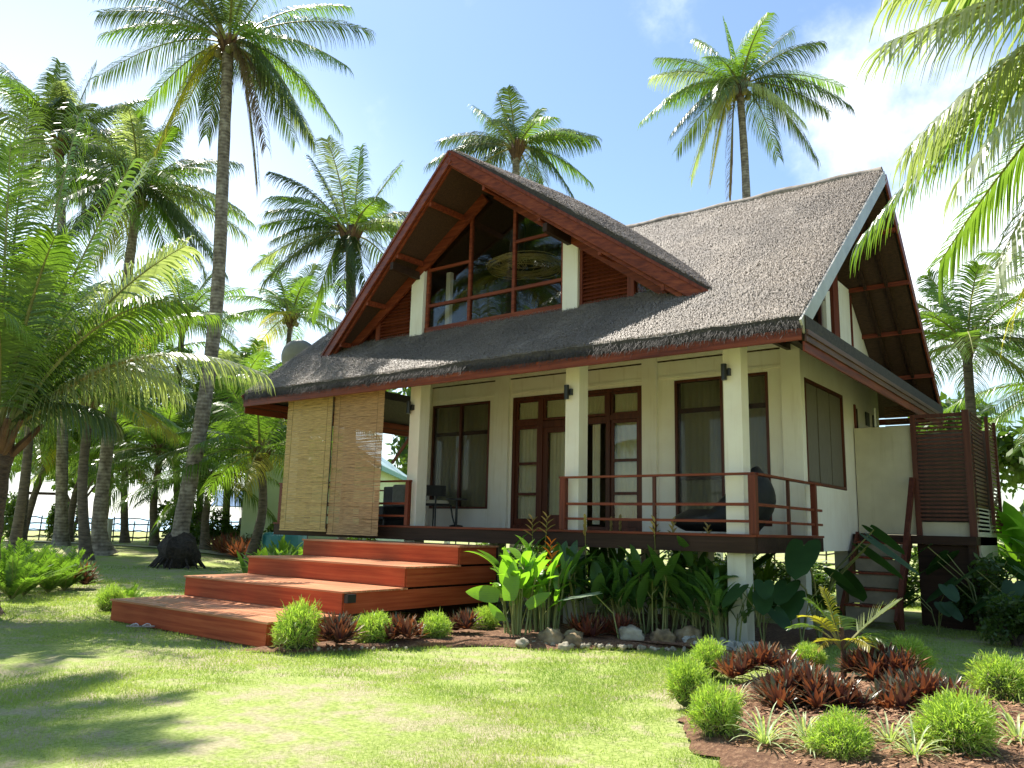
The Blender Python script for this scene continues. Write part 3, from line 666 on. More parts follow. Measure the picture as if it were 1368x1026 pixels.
def leaf_panel(name, x0, x1, z0, z1, bars, y=YW+.02, st=.10, bot=.22, ang=0, label=None):
    m = MB(); m.box(x0, x0+st, y, y+.05, z0, z1); m.box(x1-st, x1, y, y+.05, z0, z1); m.box(x0+st, x1-st, y, y+.05, z0, z0+bot); m.box(x0+st, x1-st, y, y+.05, z1-st, z1)
    for z in bars: m.box(x0+st, x1-st, y+.005, y+.045, z-.03, z+.03)
    o = m.build(name, 'frame', house, bevel=.003); p = MB().box(x0+st, x1-st, y+.022, y+.028, z0+bot, z1-st).build('pane', 'glass', o)
    if label: o['label'] = label
    return o
leaf_panel('sidelight', -6.563, -5.912, DK+.077, 3.858, (2.35, 3.02), st=.07, bot=.14)
leaf_panel('sidelight', -4.098, -3.427, DK+.077, 3.858, (2.35, 3.02), st=.07, bot=.14)
leaf_panel('door_leaf', -5.808, -5.02, DK+.05, 3.798, (), st=.12, bot=.25)
for a, b in ((-6.563, -5.912), (-5.808, -5.032), (-4.968, -4.202), (-4.098, -3.427)):
    leaf_panel('transom_light', a, b, 3.962, 4.44, (), st=.05, bot=.05); curtain('curtain', a+.05, b-.05, YW+.10, 4.0, 4.42, house, .012, .07)
for a, b in ((-6.54, -5.93), (-5.70, -5.1), (-4.62, -4.42), (-4.08, -3.45)):
    curtain('curtain', a, b, YW+.15, DK+.12, 3.86, house, .02, .11)
# open leaf swung inwards
m = MB(); m.hexa([(-4.24, YW+.12, DK+.05), (-4.19, YW+.12, DK+.05), (-4.29, YW+.85, DK+.05), (-4.34, YW+.85, DK+.05), (-4.24, YW+.12, 3.79), (-4.19, YW+.12, 3.79), (-4.29, YW+.85, 3.79), (-4.34, YW+.85, 3.79)]); o = m.build('door_leaf', 'frame', house); o['label'] = 'door leaf standing open into the room'
# side window with woven roller blind inside
m = MB(); 
for (y0, y1, z0, z1) in ((2.975, 3.03, 2.505, 4.415), (5.26, 5.315, 2.505, 4.415), (3.03, 5.26, 2.505, 2.56), (3.03, 5.26, 4.36, 4.415)): m.box(XW-.1, XW+.012, y0, y1, z0, z1)
sw = m.build('window', 'frame', house, bevel=.003); sw['label'] = 'wide window of the side wall with grey brown screen panels'
M['blindgrey'] = noisy('grey_brown_slats', (.12, .105, .08), (.20, .175, .135), 6, (1, 14, .8), rough=.8, bs=.3)
for y in (3.04, 3.80, 4.55): MB().box(XW-.045, XW-.03, y, y+.70, 2.57, 4.35).build('shutter_panel', 'blindgrey', sw)
m = MB().box(XW-.09, XW-.02, 6.21, 6.49, 1.62, 4.29); m.build('side_door', 'dark', house)
m = MB().box(XW+.001, XW+.03, 6.10, 6.19, 2.5, 4.34); m.build('door_trim', 'redz', house)
for y in (7.0, 7.6): MB().box(XW+.002, XW+.02, y, y+.3, 4.0, 4.3).build('vent_window', 'black', house)

# --- dormer front wall
def dtop(x): return wallz(x-DX)-.36
m = MB(); GX0, GX1 = -7.58, -3.93; yw = .82
def prismxz(m, pts, y, d): m.prism([(x, y, z) for x, z in pts], (0, d, 0))
fr = MB(); fr.box(GX0, GX1, yw-.045, yw+.05, 5.60, 5.845)
fr.box(GX0, GX0+.07, yw-.03, yw+.05, 5.68, dtop(GX0)); fr.box(GX1-.07, GX1, yw-.03, yw+.05, 5.68, dtop(GX1))
for x in (-6.34, -5.17): fr.box(x-.035, x+.035, yw-.028, yw+.048, 5.68, dtop(x)+.03)
for a, b in ((GX0+.07, -6.375), (-6.305, -5.205), (-5.135, GX1-.07)): fr.box(a, b, yw-.025, yw+.045, 6.30, 6.37)
fr.box(-5.135, GX1-.07, yw-.022, yw+.04, 7.30, 7.36); fr.box(GX0+.07, -6.375, yw-.022, yw+.04, 7.12, 7.18)
gw = fr.build('gable_window', 'red', house, bevel=.004); gw['label'] = 'large pointed glazed window filling the front gable'
m = MB(); prismxz(m, [(GX0+.02, 5.62), (GX1-.02, 5.62), (GX1-.02, dtop(GX1)+.1), (DX, dtop(DX)+.2), (GX0+.02, dtop(GX0)+.1)], yw+.01, .008); m.build('pane', 'glassup', gw)
for (a, b) in ((-7.97, -7.60), (-3.92, -3.58)):
    m = MB(); m.box(a, b, yw-.10, yw+.06, 5.45, dtop((a+b)/2)+.12); m.build('gable_post', 'wall', house, bevel=.004)
for sg in (1, -1):
    def X(d): return DX+sg*d
    # louvre panel and small plain panel towards the corner
    m = MB(); z = 5.72
    while z < dtop(X(2.25))-.02:
        d1 = min(3.22, (8.85-.40-z)/.697)
        if d1 > 2.3:
            a, b = sorted((X(2.26), X(d1))); m.hexa([(a, yw-.035, z-.035), (b, yw-.035, z-.035), (b, yw+.03, z+.02), (a, yw+.03, z+.02), (a, yw-.025, z-.02), (b, yw-.025, z-.02), (b, yw+.04, z+.035), (a, yw+.04, z+.035)])
        z += .075
    lv = m.build('louvre_panel', 'red', house)
    m = MB(); a, b = sorted((X(2.2), X(3.3)))
    prismxz(m, [(X(2.2), 5.6), (X(4.25), 5.6), (X(4.25), dtop(X(4.25))+.06), (X(2.2), dtop(X(2.2))+.06)][::sg], yw+.055, .03); m.build('gable_panel', 'redz', house)
    m = MB(); m.box(*sorted((X(2.2), X(2.26))), yw-.04, yw+.05, 5.6, dtop(X(2.23))); m.box(*sorted((X(3.22), X(3.36))), yw-.04, yw+.05, 5.6, dtop(X(3.3))+.06); m.box(*sorted((X(2.26), X(4.6))), yw-.045, yw+.05, 5.58, 5.66); m.build('gable_frame', 'redz', house, bevel=.004)
    m = MB(); prismxz(m, [(X(3.38), 5.67), (X(4.2), 5.67), (X(3.38), dtop(X(3.38)))][::sg], yw+.0, .012); m.build('gable_pane', 'glassup', house)

# --- deck, posts, stilts, railing
pl = MB(); y = .0
while y < 2.78: pl.box(-11.3, .0, y+.002, y+.138, DK-.03, DK); y += .14
pl.build('deck_floor', 'dark', house)
vbox('deck_nosing', -11.32, .02, -.035, -.001, DK-.035, DK+.003, 'red', bevel=.003)
vbox('deck_nosing', .001, .03, -.001, 3.1, DK-.035, DK+.003, 'redy')
vbox('deck_beam', -11.3, .0, -.02, .04, 1.335, DK-.037, 'dark', bevel=.004)
vbox('deck_beam', -.04, .012, .042, 3.1, 1.335, DK-.037, 'dark', bevel=.004)
vbox('deck_beam', -11.3, -11.24, .042, 8, 1.335, DK-.037, 'dark')
vbox('floor_slab', -11.2, -.06, .06, 2.78, 1.40, DK-.032, 'dark')
vbox('floor_slab', -9.2, XW-.005, 2.95, 8.1, 1.335, 1.44, 'stilt')
PX = [-11.1, -7.27, -3.43, -.505]
for i, x in enumerate(PX):
    vbox('porch_post', x, x+.287, .15, .435, DK+.001, zmain(.15)-.06, 'wall', bevel=.006)
    for y in (.15, 2.82, 5.4, 7.8):
        if x == -11.1: continue
        vbox('stilt', x+(0 if y < 1 else .02), x+.285, y, y+.285, -.1, 1.33, 'stilt', bevel=.006)
for i, (x, zc) in enumerate(((-.43, 4.05), (-3.33, 3.98), (-7.2, 3.98))):    # wall lamps on the posts
    m = MB(); m.tube([(x-.02, .06, zc-.125), (x-.02, .06, zc+.125)], .045, 14); m.box(x+.02, x+.06, .085, .148, zc-.05, zc+.06); m.box(x-.04, x+.03, .095, .149, zc-.05, zc+.04)
    m.build('wall_lamp', 'black', house)
def railing(pts, posts, name='railing'):
    rl = MB()
    for a, b in zip(pts, pts[1:]):
        a, b = Vector(a), Vector(b)
        rl.beam(a+Vector((0, 0, .88)), b+Vector((0, 0, .88)), .09, .035)
        rl.beam(a+Vector((0, 0, .435)), b+Vector((0, 0, .435)), .035, .045); rl.beam(a+Vector((0, 0, .19)), b+Vector((0, 0, .19)), .035, .04)
    o = rl.build(name, 'red', house, bevel=.004)
    for p, w_, mt in posts: MB().box(p[0]-w_/2, p[0]+w_/2, p[1]-w_/2, p[1]+w_/2, DK+.004, DK+.862).build('railing_post', mt, o, bevel=.004)
railing([(-3.42, .0, DK), (.02, .0, DK)], [((-3.34, 0), .11, 'redz'), ((-.02, 0), .11, 'redz'), ((-1.62, 0), .05, 'frame')])
railing([(-.0, .06, DK), (-.0, 3.1, DK)], [((0, 1.42), .05, 'frame'), ((-.0, 2.70), .09, 'redz')])
railing([(-11.2, .0, DK), (-7.0, .0, DK)], [((-11.1, 0), .1, 'redz'), ((-7.06, 0), .09, 'redz'), ((-9, 0), .06, 'redz')])
railing([(-11.22, .06, DK), (-11.22, 8, DK)], [((-11.2, 3), .08, 'redz'), ((-11.2, 6), .08, 'redz'), ((-11.2, 7.9), .08, 'redz')])
# diagonal braces on the open left porch
m = MB(); m.beam((-11.0, .3, 3.4), (-9.6, .3, 4.6), .05, .06); m.build('brace', 'redz', house)
m = MB(); m.beam((-11.0, 3.3, 3.2), (-9.7, 3.3, 4.6), .05, .06); m.build('brace', 'redz', house)
vbox('porch_post', -11.2, -10.98, 7.8, 8.0, DK, ZE-.02, 'redz')
vbox('porch_beam', -11.1, -9.3, .2, .3, 4.42, 4.56, 'dark')

# --- side stair and shower enclosure
SE = thing('shower_enclosure', (.4, 6.4, 0), 'cream walled outdoor shower with dark slatted screens on the right side', 'shower enclosure')
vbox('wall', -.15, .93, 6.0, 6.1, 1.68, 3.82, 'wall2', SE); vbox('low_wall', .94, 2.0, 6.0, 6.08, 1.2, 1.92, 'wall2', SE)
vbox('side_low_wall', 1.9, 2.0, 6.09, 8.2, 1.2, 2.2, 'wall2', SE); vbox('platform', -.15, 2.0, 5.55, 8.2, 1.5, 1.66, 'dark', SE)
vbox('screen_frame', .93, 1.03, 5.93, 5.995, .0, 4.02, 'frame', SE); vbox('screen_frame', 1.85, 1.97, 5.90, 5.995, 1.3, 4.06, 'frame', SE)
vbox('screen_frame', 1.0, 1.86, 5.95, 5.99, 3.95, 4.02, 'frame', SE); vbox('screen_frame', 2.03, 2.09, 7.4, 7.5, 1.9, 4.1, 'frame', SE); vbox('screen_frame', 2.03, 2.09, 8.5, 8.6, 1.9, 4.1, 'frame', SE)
m = MB(); z = 1.95
while z < 3.94: m.box(1.031, 1.849, 5.93, 5.95, z, z+.042); z += .077
m.build('slat_panel', 'frame', SE)
m = MB(); z = 1.75
while z < 4.0: m.box(1.98, 2.0, 6.0, 7.3, z, z+.042); m.box(2.04, 2.06, 7.5, 8.5, z, z+.042); z += .077
m.build('slat_panel', 'frame', SE)
vbox('back_wall', -.15, 1.97, 8.21, 8.28, 1.67, 3.9, 'interior', SE); vbox('inner_wall', .93, 1.9, 7.0, 7.05, 1.67, 3.7, 'interior', SE)
vbox('pipe', .28, .31, 5.9, 5.93, 3.82, 4.2, 'white', SE); m = MB()
z = 3.84
while z < 4.3: m.box(.3, .93, 6.7, 6.72, z, z+.03); z += .05
m.build('reed_panel', 'fiber', SE)
vbox('shade_panel', .98, 1.95, 5.75, 5.82, -.1, 1.49, 'dark', SE); vbox('shade_panel', -.1, .0, 5.6, 8.0, -.1, 1.49, 'dark', SE); vbox('shade_panel', 1.86, 1.95, 5.83, 8.0, -.1, 1.49, 'dark', SE)  # dark panels added to stand in for the shade under the platform
for (x, y) in ((-.1, 5.62), (1.85, 5.62), (1.85, 8.05)): vbox('leg', x, x+.12, y, y+.12, -.1, 1.5, 'dark', SE)
ST = thing('side_stair', (.45, 5.0, 0), 'dim timber stair with cream risers climbing to the side door', 'stairs')
for i in range(5):
    z = .28*(i+1)+.12; y = 4.25+.26*i
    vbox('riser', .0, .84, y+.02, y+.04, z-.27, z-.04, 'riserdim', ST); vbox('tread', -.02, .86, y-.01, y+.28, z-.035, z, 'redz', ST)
for x in (-.06, .88): m = MB(); m.beam((x, 4.15, .1), (x, 5.6, 1.62), .05, .25); m.build('stringer', 'frame', ST)
m = MB(); m.beam((.93, 4.3, .5), (.93, 5.85, 2.75), .09, .10); m.build('handrail', 'frame', ST)
m = MB(); m.beam((.93, 4.3, .0), (.93, 4.3, .6), .08, .08, up=(0, 1, 0)); m.build('newel_post', 'frame', ST)

# --- front steps
FS = thing('front_steps', (-6.8, -2.4, 0), 'wide red brown timber steps of four broad platforms', 'steps')
lv_ = [(-4.80, -3.40, 0.0, .33), (-3.55, -.05, .335, .66), (-2.31, -.05, .665, .98), (-1.07, -.06, .985, 1.295)]
for k, (y0, y1, z0, z1) in enumerate(lv_):
    m = MB(); m.box(-8.86, -4.75, y0+.005, y0+.035, z0, z1-.03); o = m.build('riser', 'riser', FS, bevel=.003)
    m = MB(); m.box(-4.765, -4.735, y0+.036, y1, z0, z1-.03); m.build('side_board', 'risery', FS, bevel=.003)
    m = MB(); m.box(-8.87, -8.84, y0+.036, y1, z0, z1-.03); m.build('side_board', 'risery', FS)
    m = MB(); y = y0-.01; e = lv_[k+1][0]+.03 if k < 3 else y1+.02
    while y < e:
        m.box(-8.90, -4.71, y, min(y+.130, e+.02), z1-.029, z1+.001*random.uniform(0, 2)); y += .14
    m.build('tread', 'tread', FS, bevel=.003)
vbox('back_board', -8.8, -4.72, -.045, -.025, -.05, 1.27, 'dark', FS)
vbox('step_lamp', -4.735, -4.66, -3.52, -3.36, .50, .62, 'black', FS)

# --- hanging bamboo blinds
def blind(x0, x1, z0, z1, y, mt, label, seed):
    r = random.Random(seed); o = thing('bamboo_blind', ((x0+x1)/2, y, z1), label, 'blind', None); m = MB(); z = z1
    while z > z0:
        h = r.uniform(.0065, .0095); sl = r.uniform(-.0015, .0015); a = x0+r.uniform(-.008, .008); b = x1+r.uniform(-.008, .008)
        # broken into a few lengths with slight waver
        k = 5; px = [a+(b-a)*i/k for i in range(k+1)]; off = [r.uniform(-.0018, .0018)+.012*math.sin(z*3) for _ in px]
        for i in range(k):
            m.hexa([(px[i], y-.004+off[i]*0, z+off[i]-.012*math.sin(z*3)), (px[i+1], y-.004, z+off[i+1]-.012*math.sin(z*3)), (px[i+1], y+.003, z+off[i+1]-.012*math.sin(z*3)), (px[i], y+.003, z+off[i]-.012*math.sin(z*3)),
                    (px[i], y-.004, z+h+off[i]-.012*math.sin(z*3)), (px[i+1], y-.004, z+h+off[i+1]-.012*math.sin(z*3)), (px[i+1], y+.003, z+h+off[i+1]-.012*math.sin(z*3)), (px[i], y+.003, z+h+off[i]-.012*math.sin(z*3))])
        z -= h+(r.uniform(.0002, .001) if r.random() < .9 else r.uniform(.0015, .004))
    m.build('slats', mt, o)
    m = MB()
    for t in (.12, .88): m.tube([(x0+(x1-x0)*t, y-.007, z0-.05), (x0+(x1-x0)*t, y-.007, z1)], .0022, 5)
    m.build('cords', 'cord', o); MB().box(x0-.01, x1+.01, y-.02, y+.02, z1, z1+.05).build('head_rail', 'bamboo2', o); MB().box(x0, x1, y-.012, y+.012, z0-.03, z0).build('bottom_rail', mt, o)
blind(-10.70, -9.13, 1.47, 4.30, -.30, 'bamboo', 'golden bamboo blind hanging at the outer left of the porch', 1)
blind(-9.09, -7.56, 1.42, 4.30, -.30, 'bamboo2', 'browner bamboo blind hanging next to the porch opening above the steps', 2)
for x in (-9.11,):
    tag(MB().tube([(x, -.33, 1.5), (x+.01, -.33, 2.8), (x, -.33, 4.3)], .012, 6).build('blind_cord', 'cord'), 'dark pull cord hanging between the two bamboo blinds', 'cord')

# --- furniture on the porch
def arm_chair(name, loc, rz, label, cush='cushion'):
    o = thing(name, loc, label, 'chair', 'chairs on the porch'); o.rotation_euler = (0, 0, rz)
    m = MB(); n = 14
    for i in range(n):      # curved back band
        a0, a1 = math.pi*(i/n), math.pi*((i+1)/n); r = .29
        p = lambda a, z, r=r: (r*math.cos(a), .05+r*math.sin(a), z)
        m.hexa([p(a0, .62), p(a1, .62), p(a1, .62, r-.03), p(a0, .62, r-.03), p(a0, .84), p(a1, .84), p(a1, .84, r-.03), p(a0, .84, r-.03)])
    m.build('backrest', 'wicker', o, local=True)
    m = MB(); m.tube([(0, .02, .43), (0, .02, .47)], .27, 20); m.build('seat', 'wicker', o, local=True)
    m = MB(); m.tube([(0, .02, .47), (0, .02, .50), (0, .02, .54)], [.25, .265, .23], 20); m.build('cushion', cush, o, local=True, smooth=True)
    for sx in (-1, 1):
        for sy_ in (-1, 1):
            m = MB(); m.tube([(sx*.21, .02+sy_*.2, .62 if sy_ > 0 else .45), (sx*.24, .02+sy_*.23, .2), (sx*.28, .02+sy_*.27, .0)], [.016, .015, .012], 8); m.build('leg', 'black', o, local=True)
    return o
arm_chair('arm_chair', (-7.95, 1.75, DK), math.pi, 'black curved back chair with pale cushion under the wide window').scale = (1.22, 1.22, 1.05)
t = thing('side_table', (-7.85, 2.35, DK), 'small dark pedestal table behind the black porch chair', 'table')
MB().tube([(-7.85, 2.35, DK+.60), (-7.85, 2.35, DK+.63)], .25, 20).build('tabletop', 'black', t); MB().tube([(-7.85, 2.35, DK), (-7.85, 2.35, DK+.03), (-7.85, 2.35, DK+.05), (-7.85, 2.35, DK+.6)], [.16, .15, .03, .025], 14).build('pedestal', 'black', t)
t = thing('lounge_seat', (-9.4, 1.6, DK), 'dark porch armchair with grey back cushion behind the left railing', 'armchair')
MB().box(-9.85, -9.0, 1.2, 2.0, DK+.12, DK+.42).build('seat', 'wicker', t, bevel=.03); MB().box(-9.85, -9.0, 1.95, 2.05, DK+.42, DK+.9).build('backrest', 'wicker', t, bevel=.03)
MB().box(-9.30, -8.86, 1.7, 1.9, DK+.44, DK+.93).build('back_cushion', 'cushgrey', t, bevel=.05)
for x in (-9.83, -9.04): MB().box(x, x+.05, 1.22, 1.98, DK, DK+.12).build('leg', 'black', t)
# big woven lounge basket with a tall rounded back behind the corner post
t = thing('wicker_lounger', (-1.1, 1.5, DK), 'black woven lounge seat with tall rounded back behind the right railing', 'wicker lounger')
m = MB(); n, k = 40, 12; c = Vector((-1.12, 1.45, 0))
for j in range(k+1):
    f = j/k
    for i in range(n):
        a = 2*math.pi*i/n; ca, sa = math.cos(a), math.sin(a)
        back = max(0, ca)**1.2                       # +x side is the tall back
        top = .36+.72*back
        z = DK+.03+top*f; r = (.52+.30*math.sin(math.pi*min(1, f*.9+.08)))
        if back > .3: r = (.50+.34*math.sin(math.pi*min(1, f*.85+.05)))
        m.v.append((c.x+ca*r*1.05, c.y+sa*r*.85, z))
for j in range(k):
    for i in range(n):
        b = (i+1) % n; m.f.append((j*n+i, j*n+b, (j+1)*n+b, (j+1)*n+i)); m.m.append(0)
o = m.build('basket', 'wicker', t, smooth=True); s_ = o.modifiers.new('solid', 'SOLIDIFY'); s_.thickness = .03
MB().tube([(c.x, c.y, DK+.18), (c.x, c.y, DK+.24), (c.x, c.y, DK+.30)], [.66, .70, .62], 24).build('seat_pad', 'black', t, smooth=True)
# rattan chandelier behind the gable glass
CX, CYY = -5.62, 1.75
t = thing('rattan_chandelier', (CX, CYY, 7.2), 'wide woven rattan ring chandelier behind the gable glass', 'chandelier')
m = MB(); r = random.Random(3)
for k in range(26):
    R0 = r.uniform(.35, .85); tl = r.uniform(-.22, .22); t2 = r.uniform(-.22, .22); zc = 7.16+r.uniform(-.14, .14)*(1.1-R0); pts = []
    for i in range(33):
        a = 2*math.pi*i/32; x, y = R0*math.cos(a), R0*.95*math.sin(a); pts.append((CX+x, CYY+y, zc+tl*x*.35+t2*y*.35))
    m.tube(pts, .009, 5, cap=False)
for k in range(22):
    a = r.uniform(0, 6.28); m.tube([(CX+.15*math.cos(a), CYY+.15*math.sin(a), 7.38), (CX+.55*math.cos(a+.3), CYY+.55*math.sin(a+.3), 7.31), (CX+.83*math.cos(a+.6), CYY+.83*math.sin(a+.6), 7.16), (CX+.4*math.cos(a+.9), CYY+.4*math.sin(a+.9), 7.0)], .008, 5)
m.build('woven_shade', 'rattan', t); MB().tube([(CX, CYY, 7.3), (CX, CYY, 8.5)], .015, 6).build('cord', 'black', t)
# satellite dish behind the left roof slope
t = thing('satellite_dish', (-12.35, 1.3, 5.0), 'grey satellite dish seen from behind at the left roof edge', 'satellite dish')
m = MB(); n = 28
ax = Vector((-.5, .75, .45)).normalized(); s1 = ax.cross(Vector((0, 0, 1))).normalized(); s2 = s1.cross(ax); c = Vector((-12.45, 1.2, 5.72))
rings = [(0, 0), (.15, .01), (.3, .05), (.42, .1), (.5, .15)]
for r_, d_ in rings:
    for i in range(n):
        a = 2*math.pi*i/n; m.v.append(tuple(c+s1*math.cos(a)*r_+s2*math.sin(a)*r_*1.05+ax*d_))
for j in range(len(rings)-1):
    for i in range(n):
        b = (i+1) % n; m.f.append((j*n+i, j*n+b, (j+1)*n+b, (j+1)*n+i)); m.m.append(0)
o = m.build('reflector', 'dish', t, smooth=True); s_ = o.modifiers.new('s', 'SOLIDIFY'); s_.thickness = .015
MB().tube([(-12.35, 1.3, 4.3), (-12.35, 1.3, 5.6), tuple(c+ax*.02)], .025, 8).build('mast', 'dish', t)
MB().tube([tuple(c-s2*.45+ax*.12), tuple(c+ax*.7)], .012, 6).build('feed_arm', 'dish', t)

# ------------------------------------------------------------------ palms
FRX = Vector((math.cos(yaw), math.sin(yaw), 0))
def bez(a, b, c, t): return a*(1-t)**2+b*2*t*(1-t)+c*t*t
def frond(m, base, tip, arch, L, rr, nl=46, ll=.85, lw=.042, mi=0, seg=3, droop=.55, up=None, cs=.42, stalk=.14):
    """feather leaf from base to tip (bezier), leaflets on both sides hanging under gravity"""
    base, tip = Vector(base), Vector(tip); d = tip-base
    if up is None: up = Vector((0, 0, 1))
    ctrl = base+d*cs+up*arch*d.length
    K = 12; pts = [bez(base, ctrl, tip, i/K) for i in range(K+1)]
    m.tube(pts, [.035*(1-.93*(i/K))*(ll/.85)+.003 for i in range(K+1)], 4, mi=3, cap=False)
    tw = rr.uniform(-.5, .5)
    for i in range(nl):
        t = stalk+(1-stalk)*(i+rr.random()*.6)/nl; p = bez(base, ctrl, tip, min(t, 1)); tg = (bez(base, ctrl, tip, min(t+.02, 1.02))-p).normalized()
        sd = tg.cross(Vector((0, 0, 1)))
        if sd.length < .05: sd = Vector((1, 0, 0))
        sd.normalize(); nr = sd.cross(tg).normalized(); s_ = (t-stalk)/(1-stalk)
        sd = (sd*math.cos(tw*s_)+nr*math.sin(tw*s_)); nr = sd.cross(tg).normalized()
        l = ll*(.45+.75*math.sin(math.pi*min(1, .18+.72*s_)))*rr.uniform(.85, 1.08)*(1-.25*s_)
        for sg in (-1, 1):
            if rr.random() < .04: continue
            fw = .35+.75*s_+rr.uniform(-.1, .1)
            dr = (sd*sg*math.cos(.25)+nr*.25+tg*fw).normalized(); q = p.copy(); w_ = lw*rr.uniform(.8, 1.15)
            n0 = len(m.v); wd = tg-dr*tg.dot(dr)
            wd = (wd.normalized()*.75+nr*rr.uniform(.2, .7)*1).normalized() if wd.length > .01 else nr
            for k in range(seg+1):
                f = k/seg; ww = w_*(1-f**1.6)*.5+.0015 if k else w_*.3
                m.v.append(tuple(q-wd*ww)); m.v.append(tuple(q+wd*ww))
                dr = (dr+Vector((0, 0, -1))*droop*(.25+f)*rr.uniform(.7, 1.2)).normalized(); q = q+dr*(l/seg)
            for k in range(seg):
                a = n0+2*k; m.f.append((a, a+1, a+3, a+2)); m.m.append(mi)
def auto_tips(rr, n, L, lo=-.75, hi=1.25):
    n = int(n*1.15)
    out = []
    for i in range(n):
        az = i*2.39996+rr.uniform(-.25, .25); f = (i+.5)/n; el = hi+(lo-hi)*f**.85+rr.uniform(-.12, .12)
        l = L*rr.uniform(.88, 1.08)*(.82+.18*math.sin(math.pi*f))
        dz = l*math.sin(el)*.75-(.22*l if f > .3 else 0); rad = l*math.cos(el)*.92
        out.append((rad*math.cos(az), dz, rad*math.sin(az), 0 if f < .85 or rr.random() < .4 else rr.choice((0, 1, 2)), .20+.12*(1-f)))
    return out
def crown_mb(tips, seed, nl=44, ll=.85, lw=.045, droop=.5, bright=.25, seg=3, hub=.28, nuts=True):
    rr = random.Random(seed); m = MB()
    for tp in tips:
        dx, dz, dy, kind, arch = tp; mi = {0: (4 if rr.random() < bright else (6 if rr.random() < .22 else 0)), 1: 1, 2: 2, 4: 4, 6: 6}[kind]
        v = Vector((dx, dy, dz)); hd = Vector((dx, dy, 0)); hd = hd.normalized()*min(.2, hd.length) if hd.length > .01 else hd
        frond(m, hd*.6+Vector((0, 0, .05)), v, arch, v.length, rr, nl, ll, lw, mi, seg, droop)
    m.ball((0, 0, -.1), (hub*.8, hub*.8, .5), 9, 7, .3, mi=5, seed=seed)
    for i in range(14):      # fibrous leaf bases
        a = rr.uniform(0, 6.28); m.tube([(math.cos(a)*.08, math.sin(a)*.08, -.45), (math.cos(a)*hub*.9, math.sin(a)*hub*.9, -.05), (math.cos(a)*hub*1.6, math.sin(a)*hub*1.6, .35)], [.05, .07, .03], 5, mi=5)
    return m
CM = ['leaf', 'leafy', 'leafd', 'rachis', 'leaf2', 'fiber', 'leafs']
def trunk_mb(pts, r0, r1, flare=1.7, seg=12, bole=None):
    m = MB(); P = [Vector(p) for p in pts]; out = []; rad = []; K = len(P)-1; tot = K*9
    for i in range(tot+1):
        t = i/9; k = min(int(t), K-1); f = t-k; a, b, c, d = P[max(k-1, 0)], P[k], P[k+1], P[min(k+2, K)]
        q = .5*((2*b)+(-a+c)*f+(2*a-5*b+4*c-d)*f*f+(-a+3*b-3*c+d)*f**3); out.append(q); s_ = i/tot
        rad.append((r0+(r1-r0)*s_)*(1+(flare-1)*math.exp(-max(0, (q.z-P[0].z))/.45))*(1+.035*math.sin(i*2.1)))
    m.tube(out, rad, seg); return m
def more(l, n, L, seed):
    r = random.Random(seed); return l+[(L*math.cos(a)*math.cos(e)*.9, L*math.sin(e)*.8-.1*L, L*math.sin(a)*math.cos(e)*.9, 0, .26) for a, e in ((r.uniform(0, 6.28), r.uniform(-.75, .9)) for _ in range(n))]
def palm(name, base, top, tips, seed, label, r=(.2, .13), mid=None, group='coconut palms around the house', ck=None, sc=1, bole=None, nuts=0, rz=yaw, tm='trunk'):
    base = Vector((base[0], base[1], H(base[0], base[1])-.05)); top = Vector(top); o = thing(name, base, label, 'palm tree', group)
    pts = [base]+[Vector(q) for q in (mid or [])]+[top]
    if not mid: pts.insert(1, base.lerp(top, .5)+Vector((random.uniform(-.25, .25), random.uniform(-.25, .25), 0)))
    trunk_mb(pts, r[0], r[1], flare=1.6).build('trunk', tm, o, smooth=True)
    if bole:
        m = MB(); m.ball((base.x, base.y, base.z+bole*.75), (bole, bole, bole*.95), 18, 12, .28, seed=seed)
        for i in range(26):
            a = random.uniform(0, 6.28); m.tube([(base.x+bole*.8*math.cos(a), base.y+bole*.8*math.sin(a), base.z+.4), (base.x+bole*1.35*math.cos(a), base.y+bole*1.35*math.sin(a), base.z-.02)], [.05, .02], 5)
        m.build('root_bole', 'bole', o)
    if isinstance(tips, bpy.types.Mesh): me = tips
    else:
        m = crown_mb(tips, seed, **(ck or {})); me = m.build('crown', CM, None, local=True); d = me; me = me.data; bpy.data.objects.remove(d)
    c = bpy.data.objects.new('crown', me); col.objects.link(c); c.parent = o; c.location = top-base; c.rotation_euler = (0, 0, rz); c.scale = (sc, sc, sc)
    if nuts:
        rr = random.Random(seed)
        for i in range(nuts):
            a = rr.uniform(0, 6.28); MB().ball((top.x+.34*math.cos(a), top.y+.34*math.sin(a), top.z-.35+rr.uniform(-.15, .1)), (.13, .13, .16), 8, 6).build('coconut', 'nut', o, smooth=True)
    return me
def T_(l): return [(x, z, (random.uniform(-1.6, 1.6) if len(e) < 1 else e[0]), (e[1] if len(e) > 1 else 0), (e[2] if len(e) > 2 else .26)) for x, z, *e in l]
# the tall palm left of the house
A_t = more(T_([(-4.6, 1.6), (-4.9, -1.2, .5), (-4.0, .3, -1.2), (-3.3, -2.5, .6), (-1.9, -4.4, -.6, 1, .34), (-1.1, -2.7, 1.5), (4.9, .9, .4), (4.4, -1.2, -.8), (4.0, -2.9, .6, 0, .34), (3.1, -3.4, -.7, 0, .36), (1.3, -5.0, .4, 2, .36), (1.8, -4.1, -.5, 2, .36),
          (-2.6, 2.8), (.4, 4.0, .5), (2.3, 3.3), (3.9, 2.3, 1), (-3.6, 2.3, -1.5), (1.4, 2.6, -3), (-1.2, 2.2, -3.2), (-1.4, .6, -4), (1.5, .2, -4), (-2.2, 0, 3.8), (2.2, .1, 3.8), (.2, 1.4, 4), (-3, -1.4, -2.6, 4), (2.7, -1.6, -2.9, 4), (-2.8, -2.1, 2.6), (2.6, -2.4, 2.7)]), 4, 4.7, 13)
